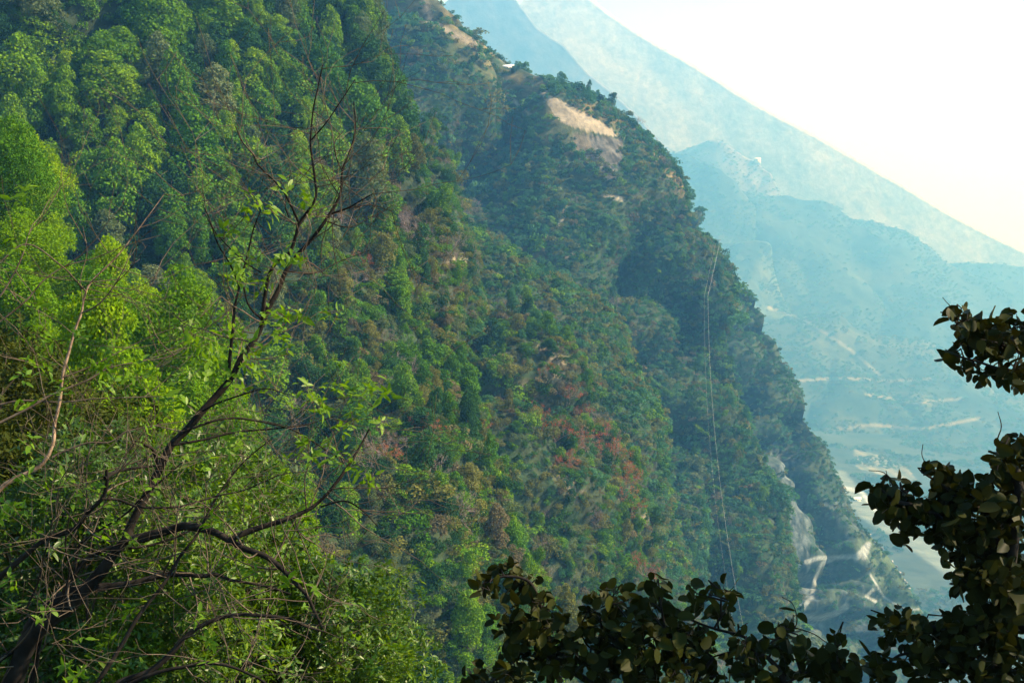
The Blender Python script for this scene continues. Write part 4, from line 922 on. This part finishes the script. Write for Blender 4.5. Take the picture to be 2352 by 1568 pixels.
# ------------------------------------------------------------------ leafy bushes at bottom left
def leafy_bush(r, rx, h, n, size):
    L = []
    for k in range(13):
        an = k*2.4; rr = rx*r.uniform(.1, .75); zz = h*r.uniform(.25, .92); lr = rx*r.uniform(.26, .42)
        L.append((rr*math.cos(an)*(1-.35*zz/h), rr*math.sin(an)*(1-.35*zz/h), zz-lr*.4, lr, lr*r.uniform(.8, 1.2)))
    L = np.array(L)
    k = r.integers(0, len(L), n//6); d = unit(r.normal(size=(n//6, 3))+np.array([0, 0, .35]))
    C = L[k, :3]+d*L[k, 3:4]*(1-r.uniform(0, 1, (n//6, 1))**1.6*.55)*(0.7+.55*fbm(d*3+k[:, None]*3.3, 3, 6))[:, None]
    P, Nn, Ax = whorls(C, r, 4, 8, size, .03)
    V, F, per = leaves(P, Nn, size, .34, r, 'lance', axis=Ax)
    lv = r.uniform(0, 1, len(P))**1.5
    fol = mesh_np('foliage', V, F, M['near'], np.tile(lv, per))
    T = Tubes()
    for q in range(7):
        l = L[r.integers(len(L))]; b = np.array([r.normal(0, .12), r.normal(0, .12), -.5]); m_ = b*.4+l[:3]*.6+r.normal(0, .15, 3)
        T.add([b, (b+m_)/2+r.normal(0, .08, 3), m_, l[:3]+np.array([0, 0, l[3]*.8])], [.035, .028, .018, .006], 5)
        for _ in range(5): twigs(T, r, m_, unit(r.normal(0, 1, 3)+np.array([0, 0, .8])), l[3]*1.6, .009, 1, .5, 3, 3, None, 3, .1, .003)
    return fol, T.mesh('stems', M['bark'])
BP = [leafy_bush(rb, 1.9, 3.6, 10500, .105) for _ in range(4)]
BB = [(120, 1650, 14, .95, 'near', 'leafy bush behind the thick black trunk'), (330, 1600, 15.5, .95, 'near', 'leafy bush under the long horizontal branch'), (560, 1660, 17, 1.0, 'near', 'bright leafy bush below the drooping branch end'),
      (650, 1770, 17.5, 1.0, 'near', 'brightest leafy bush at the bottom edge, its crown against dark trees'), (470, 1490, 20, 1.05, 'near', 'leafy bush rising beside the main fork'), (570, 1590, 21, 1.0, 'near', 'leafy bush between the two longest branches'),
      (250, 1470, 19, 1.0, 'moss', 'brownish bush behind the fork of the trunk'), (60, 1440, 20, 1.1, 'moss', 'olive brown bush at the left edge under the tan tree'), (110, 1230, 26, 1.25, 'moss', 'olive brown thicket behind the tan trunk'),
      (850, 1900, 17.5, .85, 'near', 'low leafy bush furthest right of the leafy bushes'), (420, 1730, 13.5, .8, 'near', 'leafy bush touching the bottom edge of the view'), (-60, 1300, 24, 1.2, 'moss', 'olive brown thicket cut by the left edge'), (330, 1330, 27, 1.1, 'near', 'leafy bush behind the crossing twigs'), (770, 1720, 19, .9, 'near', 'bright bush at the right end of the leafy thicket')]
for k, (x, y, d, s, mt, lb) in enumerate(BB):
    p = W(x, y, d); fol, stm = BP[k % 4]; e = empty('leafy_bush', tuple(p), k*1.3, (s, s, s)); tag(e, lb, 'bush', 'leafy bushes below the dark branches')
    f = ob('foliage', fol, e); f.material_slots[0].link = 'OBJECT'; f.material_slots[0].material = M[mt]; ob('stems', stm, e)

# ------------------------------------------------------------------ round-leaved trees
RD = 7.0
def round_tree(name, label, blobs, limbs, foot, r, extra=None):
    t = Tree(RD)
    for line, w0, w1 in limbs: t.branch(line, w0, w1, r.uniform(-.1, .1), r.uniform(-.2, .2))
    allp = np.concatenate([p for p, _ in t.tips]); P = []; stems = Tubes()
    for (x, y, rx, ry) in blobs:
        n = max(4, int(rx*ry*(.031 if x > 1980 else .020))); dep = r.normal(0, .12)
        c = W(x, y, RD+dep); k = np.argmin(np.linalg.norm(allp-c, axis=1)); a = allp[k]
        if np.linalg.norm(a-c) < 1.1: stems.add([a, (a+c)/2+r.normal(0, .03, 3)+np.array([0, 0, .03]), c], [.007, .005, .003], 4)
        for _ in range(n):
            rr = math.sqrt(r.uniform(0, 1)); an = r.uniform(0, 6.28)
            p = W(x+rx*rr*math.cos(an), y+ry*rr*math.sin(an), RD+dep+r.normal(0, .14)); P.append(p)
            if r.uniform() < .35: stems.add([c+(p-c)*.1, (p+c)/2+r.normal(0, .012, 3), p], [.0032, .0025, .0018], 3)
    P = np.array(P); n = len(P)
    Nn = r.normal(size=(n, 3))+np.array([0, -.2, .55])
    V, F, per = leaves(P, Nn, .068, .82, r, 'round', droop=.6)
    e = empty(name, tuple(foot)); tag(e, label, 'tree'); base = np.array(e.location)
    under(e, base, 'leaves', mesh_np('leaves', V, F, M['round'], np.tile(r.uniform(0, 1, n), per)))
    for T in t.limb: under(e, base, 'branch', T.mesh('branch', M['barkdark']))
    under(e, base, 'twigs', stems.mesh('twigs', M['barkdark']))
    if extra: extra(e, base)
def fine(t, line, w): t.append((line, w, 1.5))
limbsC = [([(1560, 1800), (1450, 1650), (1353, 1568), (1299, 1522), (1262, 1499), (1250, 1440), (1241, 1392), (1216, 1335), (1160, 1322), (1110, 1340)], 20, 4),
          ([(1900, 1900), (1820, 1640), (1802, 1570), (1790, 1540), (1765, 1510), (1735, 1500)], 20, 8), ([(1450, 1650), (1430, 1540), (1400, 1480), (1380, 1430), (1395, 1390)], 12, 5),
          ([(1353, 1568), (1390, 1510), (1350, 1480), (1330, 1440)], 8, 3), ([(1820, 1640), (1700, 1590), (1610, 1560), (1560, 1520), (1530, 1450), (1515, 1370)], 13, 4),
          ([(1735, 1500), (1715, 1465), (1690, 1455), (1640, 1443), (1591, 1424), (1560, 1400)], 9, 5), ([(1640, 1443), (1665, 1400), (1673, 1370)], 6, 3), ([(1735, 1500), (1700, 1492), (1636, 1508), (1600, 1530)], 7, 3),
          ([(1765, 1478), (1790, 1462), (1825, 1440), (1830, 1415), (1820, 1385), (1796, 1370)], 4, 1.5), ([(1825, 1440), (1870, 1455), (1900, 1475), (1930, 1482)], 3, 1.5), ([(1923, 1520), (1923, 1490), (1924, 1460)], 4, 2),
          ([(1802, 1570), (1850, 1545), (1900, 1530), (1940, 1545)], 7, 3), ([(1216, 1335), (1190, 1380), (1160, 1410), (1150, 1440)], 5, 2), ([(1640, 1508), (1560, 1620), (1520, 1760)], 9, 12), ([(1245, 1400), (1205, 1480), (1150, 1550), (1100, 1580)], 6, 3)]
blobsC = [(1155, 1322, 50, 24), (1120, 1345, 30, 22), (1190, 1345, 40, 22), (1215, 1350, 25, 35), (1240, 1385, 24, 42), (1175, 1425, 42, 36), (1215, 1440, 50, 45), (1265, 1440, 42, 45), (1205, 1492, 62, 50), (1260, 1510, 50, 42), (1130, 1550, 52, 32), (1090, 1565, 30, 20), (1190, 1550, 40, 35), (1290, 1500, 45, 40),
          (1400, 1385, 52, 42), (1370, 1410, 35, 35), (1380, 1450, 48, 35), (1440, 1420, 38, 48), (1420, 1478, 65, 42), (1480, 1480, 50, 50), (1350, 1520, 50, 45), (1430, 1535, 60, 40), (1452, 1372, 28, 10),
          (1508, 1340, 32, 18), (1515, 1365, 28, 22), (1490, 1380, 24, 22), (1540, 1385, 14, 14), (1515, 1425, 45, 42), (1560, 1465, 45, 45), (1500, 1520, 62, 48), (1570, 1530, 45, 45),
          (1600, 1362, 28, 22), (1602, 1390, 25, 20), (1673, 1358, 25, 20), (1640, 1350, 20, 14), (1655, 1390, 34, 22), (1660, 1418, 26, 20), (1605, 1463, 28, 34), (1609, 1495, 28, 36), (1699, 1441, 22, 10), (1781, 1450, 15, 16), (1822, 1412, 9, 16), (1806, 1455, 28, 24), (1828, 1470, 14, 20), (1712, 1475, 34, 26), (1760, 1474, 34, 22),
          (1700, 1510, 40, 38), (1740, 1535, 50, 34), (1786, 1489, 36, 22), (1835, 1492, 22, 16), (1800, 1512, 16, 16), (1902, 1478, 8, 14), (1934, 1476, 9, 10), (1923, 1454, 8, 8), (1883, 1508, 42, 26), (1910, 1525, 44, 42), (1936, 1545, 34, 42), (1861, 1540, 36, 34), (1640, 1550, 36, 26), (1800, 1555, 40, 24)]
rr_ = np.random.default_rng(93)
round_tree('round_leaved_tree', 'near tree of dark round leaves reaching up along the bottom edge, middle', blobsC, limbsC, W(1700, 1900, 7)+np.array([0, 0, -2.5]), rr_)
limbsR = [([(2620, 1900), (2520, 1650), (2440, 1500), (2360, 1420), (2320, 1330), (2330, 1220), (2340, 1120), (2320, 1050), (2300, 1010)], 60, 8),
          ([(2340, 1200), (2280, 1180), (2210, 1150), (2160, 1110), (2120, 1085)], 14, 4), ([(2330, 1260), (2260, 1230), (2170, 1190), (2100, 1160), (2055, 1150), (2020, 1120)], 16, 4), ([(2080, 1130), (2060, 1115), (2030, 1085), (1995, 1080)], 3.5, 1.4),
          ([(2055, 1120), (2040, 1095), (2035, 1080)], 3, 1.4), ([(2165, 1090), (2130, 1065), (2118, 1045), (2120, 1020)], 3, 1.4), ([(2620, 1200), (2480, 1000), (2400, 860), (2330, 800), (2270, 770), (2225, 735), (2200, 722), (2160, 717)], 20, 3), ([(2205, 725), (2180, 700), (2165, 683)], 3, 1.3), ([(2205, 722), (2200, 740), (2195, 770)], 3, 1.3),
          ([(2400, 860), (2310, 850), (2250, 830), (2190, 815)], 10, 4), ([(2440, 1500), (2350, 1480), (2250, 1450), (2150, 1440), (2060, 1420), (2000, 1400)], 16, 3), ([(2440, 1560), (2300, 1540), (2180, 1520), (2080, 1500), (2020, 1540)], 16, 4), ([(2120, 1440), (2080, 1425), (2075, 1400), (2060, 1385)], 3, 1.3), ([(2300, 1100), (2290, 1020), (2300, 980), (2292, 945)], 5, 1.5),
          ([(2320, 1330), (2250, 1330), (2200, 1325)], 8, 4)]
blobsR = [(2208, 707, 12, 9), (2216, 735, 34, 22), (2232, 758, 36, 20), (2275, 758, 46, 32), (2335, 750, 40, 34), (2188, 812, 26, 16), (2176, 825, 14, 8), (2236, 795, 52, 26), (2300, 790, 56, 36), (2220, 842, 26, 20), (2268, 850, 34, 22), (2330, 850, 40, 34), (2345, 880, 24, 16),
          (2018, 1125, 24, 20), (2045, 1115, 30, 14), (2045, 1155, 40, 30), (2078, 1130, 22, 18), (2062, 1190, 20, 12), (2078, 1232, 16, 22), (2138, 1075, 26, 12), (2155, 1090, 20, 18), (2180, 1085, 30, 14), (2200, 1118, 40, 26), (2105, 1160, 46, 26), (2180, 1150, 70, 36), (2250, 1135, 60, 40), (2295, 1050, 22, 36), (2335, 1035, 34, 40), (2330, 1100, 45, 55), (2140, 1195, 60, 28), (2172, 1240, 36, 24), (2230, 1210, 76, 46), (2310, 1190, 55, 60),
          (2168, 1278, 14, 16), (2260, 1280, 62, 44), (2205, 1330, 26, 24), (2240, 1330, 46, 40), (2325, 1290, 45, 60), (2330, 1370, 40, 60), (2270, 1385, 46, 40), (2300, 1330, 50, 50), (2180, 1415, 16, 8),
          (2048, 1418, 32, 22), (2085, 1440, 45, 30), (2040, 1450, 25, 18), (2140, 1450, 46, 30), (2200, 1430, 42, 24), (2250, 1440, 56, 40), (2320, 1450, 45, 60), (2110, 1500, 42, 40), (2170, 1500, 50, 36), (2240, 1510, 56, 42), (2310, 1530, 50, 44), (2015, 1528, 26, 36), (2030, 1560, 26, 20), (2140, 1550, 40, 24), (2280, 1560, 60, 20), (2205, 1475, 50, 30), (2075, 1520, 14, 12)]
def shade_crown(e, base):
    # unseen rest of the crown, added out of view sunward to shade the branches
    r = np.random.default_rng(95); n = 30000
    c = np.array([7.2, 10.0, 2.2]); nl = 26
    Lc = c+unit(r.normal(size=(nl, 3)))*(r.uniform(.1, 1, (nl, 1))**.5)*np.array([2.7, 3.1, 2.3]); Lr = r.uniform(.45, 1.15, nl)
    k = r.choice(nl, n, p=Lr**2/(Lr**2).sum()); d = unit(r.normal(size=(n, 3)))
    P = Lc[k]+d*(r.uniform(.35, 1, (n, 1)))*Lr[k][:, None]*(.6+.8*fbm(d*2+k[:, None]*3.7, 3, 8))[:, None]*np.array([1, 1, .8])
    q = proj(P); P = P[q[:, 0] > 2480]; n = len(P)
    V, F, per = leaves(P, r.normal(size=(n, 3))+np.array([0, 0, .6]), .12, .85, r, 'round', droop=.6)
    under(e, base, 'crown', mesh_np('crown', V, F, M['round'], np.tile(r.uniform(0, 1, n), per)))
    T = Tubes()
    def limb(pts, w0, w1, sd=7):
        q = smooth3(pts, 6); m = len(q); q = q+(fbm(q*.9, 3, 12)[:, None]-.5)*np.array([.35, .35, .1])*np.sin(np.linspace(0, math.pi, m))[:, None]
        T.add(q, np.linspace(w0, w1, m)*(1+.12*(vnoise(q*3, 4)-.5)), sd)
    foot = c+np.array([-.9, -.4, -7.2]); fork = c+np.array([-.2, .1, -2.6])
    limb([foot, foot+np.array([.35, .15, 1.8]), c+np.array([-.65, .2, -4.2]), fork, c+np.array([.1, -.1, -.6]), c+np.array([.3, .3, 1.6])], .24, .04, 9)
    for q in range(nl):
        b = fork+(c-fork)*r.uniform(.05, 1); limb([b, (b+Lc[q])/2+np.array([0, 0, -.25])+r.normal(0, .12, 3), Lc[q]+np.array([0, 0, .1])], .07, .012, 5)
        for _ in range(5): twigs(T, r, Lc[q], unit(r.normal(0, 1, 3)), Lr[q]*.9, .012, 1, .5, 3, 2, None, 3, .1, .004)
    limb([c+np.array([-.6, .1, -4.0]), W(2700, 1950, 7.3)+np.array([.3, .2, .1]), W(2620, 1900, 7)], .11, .075, 6)
    limb([fork, W(2700, 1330, 7.6)+np.array([.4, .4, -.1]), W(2650, 1230, 7.1), W(2620, 1200, 7)], .07, .026, 6)
    under(e, base, 'trunk', T.mesh('trunk', M['barkdark']))
round_tree('round_leaved_tree', 'near tree of dark round leaves filling the right edge of the view', blobsR, limbsR, np.array([6.6, 9.5, -4.8]), rr_, shade_crown)
# ------------------------------------------------------------------ haze
x0, x1, y0_, y1_, z0, z1 = -7500, 7500, -1600, 7950, -1709.5, 1130
Vh = [(x0, y0_, z0), (x1, y0_, z0), (x1, y1_, z0), (x0, y1_, z0), (x0, y0_, z1), (x1, y0_, z1), (x1, y1_, z1), (x0, y1_, z1)]
me = mesh_np('haze', Vh, [np.array([[0, 3, 2, 1], [4, 5, 6, 7], [0, 1, 5, 4], [1, 2, 6, 5], [2, 3, 7, 6], [3, 0, 4, 7]])])
hm, N, L = new_mat('haze')
out = N.new('ShaderNodeOutputMaterial'); pv = N.new('ShaderNodeVolumePrincipled')
pv.inputs['Color'].default_value = (*HAZE_COLOR, 1); pv.inputs['Density'].default_value = HAZE_DENSITY
pv.inputs['Anisotropy'].default_value = 0.35; pv.inputs['Absorption Color'].default_value = (1, 1, 1, 1)
L.new(pv.outputs[0], out.inputs['Volume'])
me.materials.append(hm)
o = ob('haze', me); tag(o, 'pale blue haze filling the valley', None, None, 'stuff')
